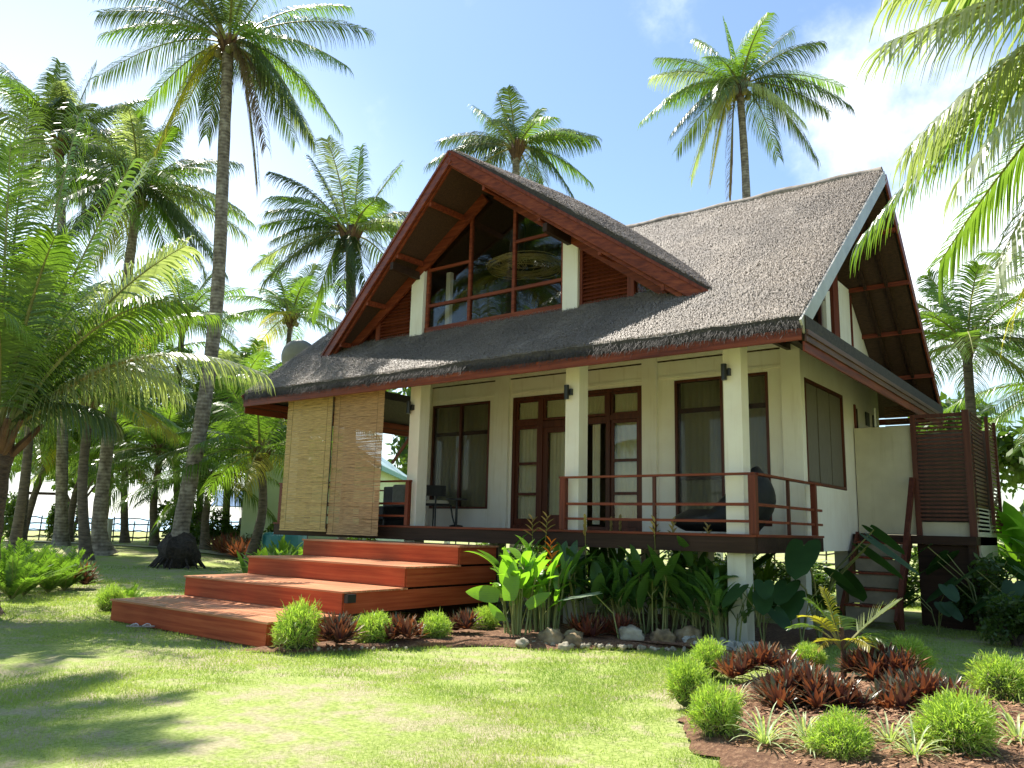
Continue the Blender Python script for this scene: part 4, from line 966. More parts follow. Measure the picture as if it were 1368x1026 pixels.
palm('coconut_palm', (-19.72, 2.63), (-19.69, 2.69, 18.2), A_t, 11, 'tallest palm, its grey trunk rising from a black root bole left of the steps', (.27, .18), [(-19.71, 2.65, 1.6), (-19.55, 2.9, 4.8), (-19.45, 3.0, 8.86), (-19.55, 2.8, 14.2)], ck=dict(nl=84, ll=1.2, lw=.042, droop=1.5), bole=.66, nuts=9)
E_t = more(T_([(-2.9, .9, .3), (-3.2, -1.1, .2), (-2.5, -1.9, -.8), (-1.2, -2.7, .4, 4, .36), (-1.6, 2.9, .4, 0, .1), (.1, 3.3, .3, 0, .05), (1.5, 2.7, .3, 0, .12), (2.2, 1.0, .3), (2.3, -.2, -.6), (.8, -2.2, -.8), (-.6, 2.6, -1.6), (.8, 1.9, 1.8), (-1.8, .6, 2.6), (1.6, -1.0, 2.4), (-1.9, .2, -2.6), (1.5, .2, -2.6), (0, -2.6, -.6, 0, .4), (-2.5, 1.8, -.8)]), 3, 3.3, 11)
palm('coconut_palm', (-15.22, 5.5), (-15.48, 5.19, 10.98), E_t, 12, 'palm with upright bright centre rising just left of the front gable', (.22, .15), ck=dict(nl=72, ll=.98, lw=.038, bright=.35, droop=1.2), nuts=5)
F_t = more(T_([(-3.5, -.6, .2), (-2.0, .6, .5), (-1.7, 1.9, .3, 0, .12), (-.8, 2.3, 0, 0, .1), (.9, 1.9, .3, 0, .15), (2.3, 1.0, .3), (3.0, -1.2, .3), (2.2, -2.1, -.6, 0, .36), (3.1, .1, -.9), (-2.6, -1.8, .8), (.1, 1.7, 2), (-.4, 1.5, -2), (-1, -.4, -3), (1.4, -.2, -3), (1, -1.2, 3), (-1.5, .2, 2.8)]), 4, 3.4, 11)
palm('coconut_palm', (-13.76, 12.34), (-14.03, 12.13, 16.45), F_t, 13, 'palm whose crown peeks over the ridge of the front gable', (.2, .14), ck=dict(nl=70, ll=1.1, lw=.042, droop=1.3))
G_t = more(T_([(-3.3, 1.4, .3, 0, .2), (-4.0, -1.5, .2, 0, .34), (-2.0, -3.9, .3, 0, .4), (-.5, 3.2, .3, 0, .06), (2.4, 2.8, .2, 0, .14), (4.4, .2, .2), (4.2, -1.2, -.8, 0, .34), (3.2, -3.0, .3, 0, .38), (1.9, -2.5, -1.8), (-.5, -4.8, .2, 2, .3), (-1.4, -4.4, -.4, 1, .4), (1.0, 3.0, .6, 0, .08), (-1.6, 2.4, .5), (-2.7, .4, 1.8), (2.9, 1.2, -1.4), (0, .6, -4), (0, 1, 4), (-2, -1.4, 3), (2.4, -1.8, 2.6, 0, .36), (-2.2, -.6, -3), (-3.0, -2.6, -1)]), 4, 4.2, 12)
palm('coconut_palm', (-7.43, 18.2), (-7.2, 18.29, 19.8), G_t, 14, 'tall palm standing alone above the main roof ridge', (.21, .14), [(-7.3, 18.3, 9.0), (-7.05, 18.3, 14.6)], ck=dict(nl=78, ll=1.2, lw=.044, droop=1.6), nuts=8)
B_t = more(T_([(-3.6, 2.9, .3, 0, .2), (-3.9, .6, .2), (-3.2, -1.2, .2), (-.6, 3.7, .3, 0, .06), (.9, 3.6, .2, 0, .1), (3.0, 2.2, .2, 0, .2), (3.8, -.1, .2), (2.6, -2.5, -1, 0, .36), (-2.4, -2.8, .6), (1.0, -2.9, 1), (-2.8, 3.2, -1), (0, 1, 3.6), (0, .8, -3.6), (-2.6, .2, -2.6), (2.6, .4, -2.6), (2.2, 1.6, 2.2)]), 14, 4.0, 13)
palm('coconut_palm', (-30.37, 3.72), (-31.07, 2.01, 17.3), B_t, 15, 'palm with spiky crown at the upper left, farther than the tallest palm', (.24, .16), ck=dict(nl=66, ll=1.2, lw=.052, bright=.15, droop=1.3), sc=1.12)
gen = auto_tips(random.Random(21), 32, 4.4)
C_me = palm('coconut_palm', (-24.35, 2.6), (-24.39, 2.37, 13.7), gen+T_([(3.9, -.6, .2, 0, .3), (2.7, -3.0, .2, 0, .36)]), 16, 'leaning palm with pale lower trunk just left of the tallest palm', (.27, .15), [(-24.5, 2.35, 1.3), (-24.45, 2.3, 3.75), (-24.4, 2.3, 8.9)], ck=dict(nl=66, ll=1.2, lw=.05, bright=.3, droop=1.4), nuts=6)
# lower background palms, four crown shapes shared
def crown_mesh(seed, n, L, **k):
    m = crown_mb(auto_tips(random.Random(seed), n, L, lo=k.pop('lo', -.6), hi=k.pop('hi', 1.35)), seed, **k); o = m.build('crown', CM, None, local=True); me = o.data; bpy.data.objects.remove(o); return me
K1 = crown_mesh(31, 20, 4.3, nl=56, ll=1.1, lw=.047, bright=.9, droop=.9)
K2 = crown_mesh(32, 18, 4.0, nl=56, ll=1.1, lw=.047, bright=.8, droop=1.0, lo=-.3)
K3 = crown_mesh(33, 22, 4.2, nl=56, ll=1.1, lw=.047, bright=.65, droop=.85)
bgp = [
 ((-19.85, 5.3), (-19.8, 5.4, 3.9), K2, 1.0, 'short palm with thick trunk beside the pale green hut'),
 ((-26.11, 7.53), (-26.1, 7.55, 3.2), K1, 1.0, 'short bushy palm right of the tallest palm trunk'),
 ((-28.82, 6.86), (-28.88, 6.76, 4.4), K1, .95, 'yellow green palm seen just left of the tallest palm trunk'),
 ((-32.6, 15.9), (-32.7, 15.7, 13.0), K2, 1.2, 'feathery palm rising behind the satellite dish'),
 ((-35.6, 6.3), (-35.2, 6.9, 5.0), K3, 1.1, 'dark leaning palm behind the rustic fence, second of its pair from the left'),
 ((-36.5, 4.6), (-35.9, 5.4, 5.2), K2, 1.1, 'dark leaning palm behind the rustic fence, first of its pair from the left'),
 ((-31.5, 10.5), (-31.4, 10.4, 7.0), K3, 1.1, 'full green palm filling the gap behind the tallest palm trunk'),
 ((-27.9, 9.6), (-27.9, 9.5, 6.8), K1, 1.0, 'sunlit palm between the tallest trunk and the left eave'),
 
 
 ((.6, 16.17), (.6, 16.2, 7.5), K1, .92, 'palm with orange stalks beyond the slatted shower screen'),
 ((3.9, 20.5), (3.8, 20.5, 9.5), K3, 1.0, 'palm at the right edge behind the near drooping fronds'),
 ((5.6, 15.0), (5.6, 15.0, 5.6), K2, .9, 'low palm at the far right beside the banana plants'),
 ((2.6, 27.0), (2.6, 27.0, 7.5), K1, 1.1, 'distant palm at right between the roof edge and frame edge'),
 ((-27.3, .8), (-27.5, .3, 8.4), K3, 1.05, 'palm crown between the upper left palm and the near left palm'), ((-31.8, 9.7), (-32.2, 9.0, 11.2), K2, 1.1, 'pale distant palm crown right of the tallest trunk, above the hut'), ((-22.7, 1.2), (-23.0, .9, 5.4), K2, .95, 'drooping low palm between the near left palm and the leaning trunk'),
 ((-33.5, 3.4), (-33.5, 3.2, 5.8), K1, 1.1, 'low bright palm beyond the near left palm, close to the fence'), ((-34.2, 8.3), (-34.4, 8.2, 8.6), K2, 1.15, 'palm filling the view between the leaning palm and the tallest trunk'),
 ((-30.3, 12.2), (-30.3, 12.3, 7.4), K3, 1.1, 'palm directly left of the satellite dish, farther back'), 
  
 ((-21.3, 8.6), (-21.4, 8.5, 5.6), K2, .95, 'palm hanging beside the left porch blind'), ((-38, 9), (-38.2, 9.2, 6.0), K1, 1.1, 'distant sunlit palm over the beach fence')]
for i, (b_, t_, me, s_, lb) in enumerate(bgp):
    palm('coconut_palm', b_, t_, me, 40+i, lb, (.17, .13), tm='trunkm', sc=s_, rz=i*1.3, nuts=0 if i % 3 else 6)
# near palm on the left with long arching fronds
D_t = T_([(.6, 6.2, .2, 4, .05), (-.5, 6.4, .4, 0, .04), (2.8, 3.7, .3, 6, .24), (3.0, 2.5, -.2, 4, .40), (2.3, 1.3, 1.8, 0, .5), (2.0, 5.0, -.4, 0, .10), (1.4, 3.2, -1.4, 4, .30), (4.1, 1.5, 1.0, 6, .40), (1.1, 1.8, -2.2, 0, .40), (-1.8, 5.2, .2, 0, .1), (-3.2, 3.8, .2), (-4, 1.6, .2), (0, 3.8, 3), (1.5, 1.8, 3.6, 0, .36), (-1.8, 2.2, 3.4), (-1.6, 2.8, -2), (1.5, 5.7, 1.2, 6, .08), (.2, 5.0, -1.0, 0, .1), (1.2, 4.2, 2.6, 0, .18), (1.7, .5, .4, 0, .5), (-.6, 3.8, -1.8, 0, .2), (2.0, 4.2, 1.9, 0, .2), (2.6, 3.0, 2.6, 4, .3), (1.6, 2.4, .8, 0, .45)])
palm('coconut_palm', (-10.85, -6.2), (-10.95, -6.05, 2.85), D_t, 17, 'near young palm with stout dark trunk and long arching fronds at the left edge', (.38, .28), [(-10.85, -6.15, 1.3)], tm='trunkd', ck=dict(nl=92, ll=1.15, lw=.042, bright=.35, seg=4, hub=.42, droop=1.0), group='coconut palms around the house')
# near palm at the right: trunk outside the picture, fronds reaching in
R_t = T_([(-3.7, -.65, .2, 6, .16), (-3.4, -2.0, -.2, 6, .36), (-3.8, .95, .4, 1, .20), (-2.3, -3.3, .2, 1, .45), (-1.9, -2.7, .9, 1, .45), (-2.9, -1.0, 1.4, 4, .3), (-2.9, 1.7, .6, 4, .2), (-2.6, -2.4, .8, 4, .42), (-2.0, 1.2, 2.2, 0, .3), (-3.1, .3, -.9, 6, .3), (-1.6, 2.6, .8, 0, .15), (-2.2, -1.8, 2.4, 0, .4),
          (1.5, 1.5, .5), (2.5, .2, 1), (1.2, .5, 2.5), (.5, 1, -2.5), (1.5, -.8, -2), (-1.4, -3.8, 1.6, 0, .45), (-3.1, -1.6, 2.2, 4, .38), (-2.9, .9, -1.6, 4, .25)])
R_t = R_t+T_([(-3.4, .15, .6, 6, .25), (-3.2, -1.2, .9, 4, .32), (-3.5, 1.5, -.3, 1, .2), (-2.7, -2.9, .3, 1, .42), (-2.4, 2.2, 0, 4, .2), (-3.0, -1.7, -.9, 4, .38)])
R_t = [(x_, z_, y_, (6 if k_ == 4 and i_ % 2 else k_), a_) for i_, (x_, z_, y_, k_, a_) in enumerate(R_t)]
palm('coconut_palm', (6.8, -2.7), (6.15, -2.65, 6.35), R_t, 18, 'near palm reaching in from the right with pale hanging fronds', (.22, .16), [(6.8, -2.6, 2.2), (6.6, -2.5, 4.4)], ck=dict(nl=110, ll=1.0, lw=.032, bright=.85, seg=4, droop=.95))
SHD = crown_mesh(77, 34, 4.6, nl=60, ll=1.0, lw=.06, bright=.3, droop=.6)
for (b_, t_, lb) in (((-14.0, -9.4), (-11.9, -8.1, 15.0), 'tall palm outside the left edge whose crown shades the lawn'), ((-17, -14), (-16.5, -13.6, 12.5), 'palm behind the viewer mirrored in the gable glass, left one'), ((-9.5, -12.5), (-9.8, -12.3, 11.0), 'palm behind the viewer mirrored in the gable glass, right one'), ((-3, -24), (-3.2, -24, 12), 'palm behind the viewer mirrored in the door glass'), ((-20, -12), (-20, -12, 16.5), 'farthest palm mirrored in the gable glass')):
    palm('coconut_palm', b_, t_, SHD, int(-b_[0]*10), lb, (.22, .15), rz=b_[0], sc={-14.0: .72, -14.5: .5}.get(b_[0], 1))

# ------------------------------------------------------------------ small plants
def put(me_parts, loc, label, cat, group, name, rz=0, sc=1):
    o = thing(name, loc, label, cat, group); o.rotation_euler = (0, 0, rz); o.scale = sc if hasattr(sc, '__len__') else (sc, sc, sc)
    for nm, me in me_parts:
        c = bpy.data.objects.new(nm, me); col.objects.link(c); c.parent = o
    return o
def mesh_only(m, mats, smooth=False):
    o = m.build('tmp', mats, None, local=True, smooth=smooth); me = o.data; bpy.data.objects.remove(o); return me
def bush_mesh(seed, n=4200):
    g = np.random.default_rng(seed)
    v = g.normal(0, 1, (n, 3)); v /= np.linalg.norm(v, axis=1)[:, None]; v[:, 2] = np.abs(v[:, 2])*1.0-.25*(g.random(n) < .4)
    lump = 1+.16*np.sin(v[:, 0]*5+seed)*np.cos(v[:, 1]*6)+.07*np.sin(v[:, 2]*8+seed); r = (g.uniform(.35, 1.0, n)**.5)*lump*np.where(v[:, 2] < .1, .82, 1)
    P = v*r[:, None]*np.array([1, 1, 1.15]); P[:, 2] += .42; P[:, 0] += .16*np.sin(P[:, 2]*2+seed*2); P[:, 1] *= 1+.12*np.sin(seed*3.)
    d = v+g.normal(0, .55, (n, 3)); d[:, 2] += .45; d /= np.linalg.norm(d, axis=1)[:, None]
    s = np.cross(d, g.normal(0, 1, (n, 3))); s /= np.linalg.norm(s, axis=1)[:, None]
    L = (g.uniform(.14, .34, n)*(1+.8*(g.random(n) < .06)))[:, None]; W = g.uniform(.009, .017, n)[:, None]; bend = np.array([0, 0, -1])*L*g.uniform(0, .45, n)[:, None]
    V = np.stack([P-s*W, P+s*W, P+d*L*.55+s*W, P+d*L*.55-s*W, P+d*L+bend], 1).reshape(-1, 3); b = np.arange(n)*5
    Fq = np.concatenate([np.stack([b, b+1, b+2], 1), np.stack([b, b+2, b+3], 1), np.stack([b+3, b+2, b+4], 1)])
    mi = np.where(g.random(n) < np.clip(.50-P[:, 2]*.6, .05, .6), 1, 0)
    T3 = np.concatenate([np.stack([b, b+1, b+2], 1), np.stack([b, b+2, b+3], 1), np.stack([b+3, b+2, b+4], 1)])
    o = npmesh('tmp', V, T3, ['bush', 'bushdry'], mi=np.concatenate([mi, mi, mi])); me = o.data; bpy.data.objects.remove(o); return me
def stems_mesh(seed):
    r = random.Random(seed); m = MB()
    for i in range(40):
        a = r.uniform(0, 6.28); q = r.uniform(.1, .75); m.tube([(q*.35*math.cos(a), q*.35*math.sin(a), -.1), (q*.8*math.cos(a), q*.8*math.sin(a), .5+r.uniform(0, .5))], [.02, .008], 4)
    m.ball((0, 0, .48), (.62, .62, .6), 12, 9, .25, seed=seed, mi=1)
    return mesh_only(m, ['stem', 'bushcore'])
BS = [bush_mesh(s) for s in (1, 2, 3, 4, 5)]; SS = [stems_mesh(s) for s in (1, 2, 3)]
bl = [((-10.28, -4.09), .27, 'small green bush at the far left corner of the bottom step'), ((-4.37, -4.57), .31, 'round lime bush nearest the right end of the bottom step'),
      ((-3.99, -3.57), .29, 'round lime bush, second from the bottom step along the stair side'), ((-3.65, -2.77), .27, 'round lime bush, third from the bottom step along the stair side'),
      ((-3.84, -1.4), .26, 'smallest lime bush of the stair row, beside the bright heliconia'), ((.38, -2.5), .24, 'lime bush at the rear left of the garden bed'),
      ((.9, -4.14), .21, 'lime bush at the left rim of the garden bed, middle of three'), ((1.6, -5.13), .21, 'tall lime bush at the front left of the garden bed'),
      ((1.12, -1.26), .20, 'low lime bush behind the red plants next to the young palm'), ((2.1, -.75), .27, 'broad lime bush behind the purple clump at the bed rear'),
      ((2.57, -5.13), .21, 'vivid lime bush at the bottom middle of the garden bed'), ((3.22, -4.42), .29, 'largest lime bush at the bottom right of the garden bed'), ((3.19, -1.91), .30, 'lime bush on the grass by the right edge behind the bed')]
for i, ((x, y), r_, lb) in enumerate(bl):
    z = H(x, y)+(.05 if x > 0 else 0)
    tall = 1.25 if i in (7, 6, 1) else 1.0
    put([('foliage', BS[i % 5]), ('stems', SS[i % 3])], (x, y, z-.02), lb, 'bush', 'round lime bushes', 'round_bush', rz=i*1.7, sc=(r_*random.uniform(.92, 1.05), r_*random.uniform(.92, 1.05), r_*tall))
def rosette(seed, n, L, W, el=(.2, 1.35), mats=('rhoeo', 'rhoeo2'), spread=.3, bend=.25, heads=1, mix=.35, seg=4, dome=0):
    r = random.Random(seed); m = MB()
    for h in range(heads):
        hx, hy = (r.uniform(-spread, spread), r.uniform(-spread, spread)) if heads > 1 else (0, 0)
        for i in range(n):
            az = i*2.4+r.uniform(-.3, .3); e = el[0]+(el[1]-el[0])*(i/n)**.8+r.uniform(-.1, .1); l = L*r.uniform(.75, 1.1); d = Vector((math.cos(az)*math.cos(e), math.sin(az)*math.cos(e), math.sin(e)))
            p = Vector((hx+.02*math.cos(az), hy+.02*math.sin(az), .02+dome*max(0, 1-(hx*hx+hy*hy)/(spread*spread*1.3)))); s_ = d.cross(Vector((0, 0, 1))).normalized(); n0 = len(m.v); mi = 1 if r.random() < mix else 0
            for k in range(seg+1):
                f = k/seg; w_ = W*(math.sin(math.pi*min(1, .22+.78*f))**.8)*.5+.001
                up_ = s_.cross(d).normalized()*w_*.35
                m.v += [tuple(p-s_*w_+up_), tuple(p), tuple(p+s_*w_+up_)]; d = (d+Vector((0, 0, -bend/seg*(.4+f)))).normalized(); p = p+d*l/seg
            for k in range(seg):
                a = n0+3*k; m.f += [(a, a+1, a+4, a+3), (a+1, a+2, a+5, a+4)]; m.m += [mi, mi]
    return mesh_only(m, list(mats), smooth=True)
RH = [rosette(s, 24, .20, .034, heads=h, spread=.33, el=(.1, 1.4), dome=.14) for s, h in ((1, 22), (2, 26), (3, 30))]
RS = [rosette(s, 26, .26, .034, heads=7, spread=.17, el=(.15, 1.4), mix=m_, dome=.08) for s, m_ in ((5, .3), (6, .45), (7, .8))]
SCR = 1.18
rl = [((-4.01, -4.18), RS[0], 1.1, 'purple leaved clump between the first and second bushes by the steps'), ((-3.72, -3.28), RS[1], 1.0, 'purple leaved clump between the second and third bushes by the steps'),
      ((-3.60, -2.11), RS[0], .95, 'purple leaved clump between the third and fourth bushes by the steps'), ((-2.27, -.9), RS[2], 1.0, 'left clump of red striped leaves behind the pale pebbles'),
      ((-1.98, -.58), RS[2], 1.0, 'right clump of red striped leaves behind the pale pebbles'), ((-15.0, -2.6), RS[1], 1.5, 'reddish low clump at the foot of the ferns on the left'),
      ((1.08, -2.59), RH[0], 1.02, 'red brown leaved clump at the rear left of the garden bed'), ((1.91, -3.71), RH[2], 1.04, 'largest dark red clump in the middle of the garden bed'),
      ((2.11, -1.68), RH[1], 1.08, 'purple clump at the rear right of the young palm'), ((2.78, -3.17), RH[0], 1.0, 'purple grey clump at the right of the garden bed')]
for i, ((x, y), me, s_, lb) in enumerate(rl):
    put([('leaves', me)], (x, y, H(x, y)+.05), lb, 'plant', 'purple leaved ground plants', 'purple_plant', rz=i*2.1, sc=s_*SCR)
SP = [rosette(s, 34, .34, .016, mats=('spider', 'spider'), el=(.35, 1.3), bend=1.5, seg=6) for s in (8, 9)]
for i, (x, y, s_, lb) in enumerate([(2.05, -5.25, 1, 'striped spider plant at the front left of the garden bed'), (2.2, -4.8, .9, 'striped spider plant between the big red clump and the vivid bush'), (2.78, -4.62, .9, 'striped spider plant just right of the vivid bush'), (2.98, -4.3, .85, 'striped spider plant left of the largest lime bush'),
      (2.38, -5.2, .8, 'striped spider plant directly left of the vivid bush'), (3.0, -4.85, .9, 'striped spider plant between the vivid bush and the largest bush'), (3.7, -3.3, .9, 'striped spider plant behind the right edge spider plant'),
      (3.52, -3.8, 1.1, 'striped spider plant at the far right edge of the bed'), (1.31, -3.96, .7, 'small striped spider plant by the left rim bushes')]):
    put([('leaves', SP[i % 2])], (x, y, .06), lb, 'spider plant', 'striped spider plants in the garden bed', 'spider_plant', rz=i*1.1, sc=s_)
def blade_leaf(m, p, d, L, W, bend, mi=0, seg=7, fold=.25, shape=1.0, wav=0, side=None, sharp=.12):
    p, d = Vector(p), Vector(d).normalized(); s_ = side or d.cross(Vector((0, 0, 1))); s_ = s_.normalized() if s_.length > .05 else Vector((1, 0, 0)); n0 = len(m.v)
    for k in range(seg+1):
        f = k/seg; w_ = W*.5*(math.sin(math.pi*min(1, sharp+(1-sharp)*f)**shape)**.75)+.002
        if k == seg: w_ = .002
        up_ = s_.cross(d).normalized(); wv = wav*math.sin(k*2.3)*W
        m.v += [tuple(p-s_*w_+up_*(w_*fold+wv)), tuple(p), tuple(p+s_*w_+up_*(w_*fold-wv))]; d = (d+Vector((0, 0, -bend/seg))).normalized(); p = p+d*L/seg
    for k in range(seg):
        a = n0+3*k; m.f += [(a, a+1, a+4, a+3), (a+1, a+2, a+5, a+4)]; m.m += [mi, mi]
def heliconia_mesh(seed, stems, hgt, ll, lw, mats, spread=.22, flower=False, flat=0):
    r = random.Random(seed); m = MB()
    for i in range(stems):
        a = r.uniform(0, 6.28); q = spread*math.sqrt(r.random()); x, y = q*math.cos(a), q*math.sin(a); h = hgt*r.uniform(.55, 1.0); tx, ty = x*1.6+r.uniform(-.06, .06), y*1.6+r.uniform(-.06, .06)
        m.tube([(x, y, -.05), ((x+tx)/2, (y+ty)/2, h*.55), (tx, ty, h)], [.016, .013, .007], 6, mi=1)
        for k in range(r.choice((2, 3, 3, 4))):
            az = r.uniform(0, 6.28); e = r.uniform(.75, 1.35); f = r.uniform(.45, 1); z = h*f; px, py = x+(tx-x)*f, y+(ty-y)*f
            d = Vector((math.cos(az)*math.cos(e), math.sin(az)*math.cos(e), math.sin(e))); p = Vector((px, py, z)); q2 = p+d*.16
            m.tube([p, q2], [.007, .005], 5, mi=1); blade_leaf(m, q2, d, ll*r.uniform(.75, 1.1), lw*r.uniform(.8, 1.15), r.uniform(.5, 1.3), fold=r.uniform(.15, .5))
    if flower:
        for (x, y, h) in flower:
            m.tube([(x*.4, y*.4, 0), (x, y, h)], .007, 5, mi=1)
            for k in range(7):
                sg = 1 if k % 2 else -1; z = h-.18+.045*k; d = Vector((sg*.8*math.cos(yaw), sg*.8*math.sin(yaw), .55+.1*k)); blade_leaf(m, (x, y, z), d, .20-.012*k, .045, .1, mi=2, seg=4, fold=.9)
    return mesh_only(m, list(mats), smooth=True)
HB = heliconia_mesh(1, 13, 1.15, .52, .16, ('heli', 'stem', 'flower'), .20)
HB2 = heliconia_mesh(2, 16, .95, .46, .085, ('heli', 'stem', 'flower'), .2, flower=[(.05, .05, 1.32), (.1, .0, 1.1)])
HD = [heliconia_mesh(s, n_, h_, l_, w_, ('helid', 'stem', 'flowery'), .33, flower=fl) for s, n_, h_, l_, w_, fl in ((3, 15, 1.05, .62, .17, [(.1, .1, 1.75), (-.2, .1, 1.7)]), (4, 14, 1.0, .58, .20, [(.0, .1, 1.72)]), (5, 20, .9, .6, .09, False))]
put([('foliage', HB)], (-3.14, -1.51, 0), 'bright lime heliconia clump with broad leaves beside the steps', 'heliconia', 'heliconia clumps along the deck', 'heliconia', sc=1.0)
put([('foliage', HB2)], (-2.95, -1.05, 0), 'heliconia clump bearing the orange flower right of the bright leaves', 'heliconia', 'heliconia clumps along the deck', 'heliconia', sc=1.0)
m = MB()      # broad sunlit leaves of the bright clump
for (dx, dy, h, ax, az_, L_, W_) in ((-.25, -.2, .75, -1.0, .25, .62, .30), (.05, -.3, .70, .1, 1.1, .72, .30), (-.2, .05, 1.05, -.25, 1.35, .60, .17), (.0, .1, 1.0, .5, 1.1, .55, .14), (.3, -.1, .6, .9, .7, .5, .2), (-.05, -.35, .35, -.4, .6, .4, .2)):
    v = FRX*ax; d = Vector((v.x, v.y, az_)).normalized(); p = Vector((dx, dy, h)); m.tube([(dx*.3, dy*.3, 0), (dx*.6, dy*.6, h*.6), p], [.015, .012, .008], 6, mi=1)
    side = Vector((-math.sin(yaw)*.0+math.cos(yaw), math.sin(yaw), 0)) if abs(ax) < .6 else Vector((0, 0, 1)).cross(d).cross(d)*-1
    blade_leaf(m, p, d, L_, W_, .25, side=side.normalized(), fold=.18, seg=10, shape=.8)
put([('foliage', mesh_only(m, ['heli', 'stem'], smooth=True))], (-3.0, -1.7, 0), 'group of three very broad glowing lime leaves beside the steps', 'heliconia', 'heliconia clumps along the deck', 'heliconia', sc=.82)
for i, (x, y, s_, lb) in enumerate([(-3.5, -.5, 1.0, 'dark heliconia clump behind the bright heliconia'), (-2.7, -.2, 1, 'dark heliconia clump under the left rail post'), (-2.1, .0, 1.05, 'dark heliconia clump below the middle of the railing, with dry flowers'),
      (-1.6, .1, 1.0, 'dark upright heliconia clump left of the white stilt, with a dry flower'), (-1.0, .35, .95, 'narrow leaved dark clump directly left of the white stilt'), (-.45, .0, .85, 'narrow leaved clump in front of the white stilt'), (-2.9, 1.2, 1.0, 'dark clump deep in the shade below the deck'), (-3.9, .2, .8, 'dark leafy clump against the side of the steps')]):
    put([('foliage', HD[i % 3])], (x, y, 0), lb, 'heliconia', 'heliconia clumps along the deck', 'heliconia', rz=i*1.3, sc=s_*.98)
def aroid_mesh(seed, n, h, L, W, mats, az0=None, tilt=.2):
    r = random.Random(seed); m = MB()
    for i in range(n):
        az = (az0[i] if az0 else r.uniform(0, 6.28)); hh = h*r.uniform(.6, 1.05); q = hh*.55; tip = Vector((q*math.cos(az), q*math.sin(az), hh)); m.tube([(0, 0, 0), (q*.25*math.cos(az), q*.25*math.sin(az), hh*.6), tip], [.018, .014, .009], 6, mi=1)
        d = Vector((math.cos(az), math.sin(az), -tilt)); s_ = Vector((-math.sin(az), math.cos(az), 0)); l = L*r.uniform(.7, 1.05); w_ = W*r.uniform(.8, 1.05)
        nn = 22; up_ = s_.cross(d).normalized()*-1; up_ = Vector((0, 0, 1)) if up_.z < 0 else up_; n0 = len(m.v); m.v.append(tuple(tip))
        for k in range(nn+1):
            a = -math.pi*.93+2*math.pi*.93*k/nn; rad = (.5+.5*math.cos(a))*.78+.24*(1 if abs(a) < 2.6 else .8); rad *= 1+.05*math.sin(k*3.1)
            pp = tip+d*(math.cos(a)*rad*l*.95)+s_*(math.sin(a)*(.62+.1*math.cos(a))*w_)+Vector((0, 0, 1))*(-.18*l*(rad**2)+.08*w_*abs(math.sin(a)))
            m.v.append(tuple(pp))
        for k in range(nn): m.f.append((n0, n0+1+k, n0+2+k)); m.m.append(0)
    return mesh_only(m, list(mats), smooth=True)
AS = aroid_mesh(1, 1, 1.25, .62, .42, ('aloc', 'stem'), az0=[math.pi+yaw], tilt=.05)
put([('leaves', AS)], (-1.75, -.85, 0), 'single large silvery elephant ear leaf beside the orange flower', 'elephant ear', 'elephant ear plants', 'elephant_ear', sc=.85)
AD = [aroid_mesh(s, 6, 1.5, .6, .42, ('alocd', 'stem'), tilt=.6) for s in (2, 3)]
for i, (x, y, s_, lb) in enumerate([(.35, 1.6, 1.12, 'tall elephant ear with upright leaves at the deck corner'), (.3, .9, .72, 'low elephant ear spreading in the shade at the deck corner'), (.0, .2, .62, 'elephant ear whose flat leaf crosses the white stilt'),
      (1.5, 4.3, .55, 'dark elephant ear in front of the side stair'), (2.1, 5.0, .95, 'large dark elephant ear covering the slatted screen'), (2.7, 4.6, .75, 'dark elephant ear right of the slatted screen'), (3.4, 5.2, .85, 'shaded elephant ear at the right edge')]):
    put([('leaves', AD[i % 2])], (x, y, 0), lb, 'elephant ear', 'elephant ear plants', 'elephant_ear', rz=i*2.2+1, sc=s_)
# banana plants at the right edge
BN = heliconia_mesh(9, 5, 1.7, 1.5, .42, ('heli', 'stem', 'flower'), .3)
for i, (x, y, s_, lb) in enumerate([(3.3, 7.2, 1.0, 'banana plant with broad green leaves right of the slatted screen'), (4.2, 8.6, 1.1, 'banana plant at the far right edge behind the shrubs'), (2.7, 9.3, 1.2, 'banana plant rising behind the corner of the slatted screen')]):
    put([('foliage', BN)], (x, y, 0), lb, 'banana plant', 'banana plants at the right', 'banana_plant', rz=i*2.3, sc=s_)
# young palm in the bed
m = MB(); rr = random.Random(5)
m.tube([(0, 0, -.05), (.01, 0, .2), (0, 0, .42)], [.03, .025, .02], 8, mi=5)
for k, (dx, dz, dy, mi, ll, ar) in enumerate([(.42, .62, -.1, 4, .22, .12), (-.34, .52, -.1, 1, .10, .35), (-.42, .40, .1, 4, .09, .4), (-.25, .66, .1, 4, .09, .3), (.28, .35, -.2, 4, .09, .4), (.12, .30, -.3, 1, .09, .5), (-.15, .75, .0, 1, .08, .2), (.1, .5, .3, 4, .1, .4), (-.3, .25, -.2, 1, .08, .5)]):
    frond(m, (0, 0, .22), (dx, dy, dz), ar, .5, rr, 18 if k else 24, ll*(1.7 if k else 1.35), .018 if k else .026, mi if k else 6, 3, .3 if k else .06, stalk=.35)
YP = mesh_only(m, CM)
put([('leaves', YP)], (1.65, -1.79, .08), 'young palm with one silvery frond in the garden bed', 'palm sapling', None, 'palm_sapling', rz=yaw, sc=1.25)
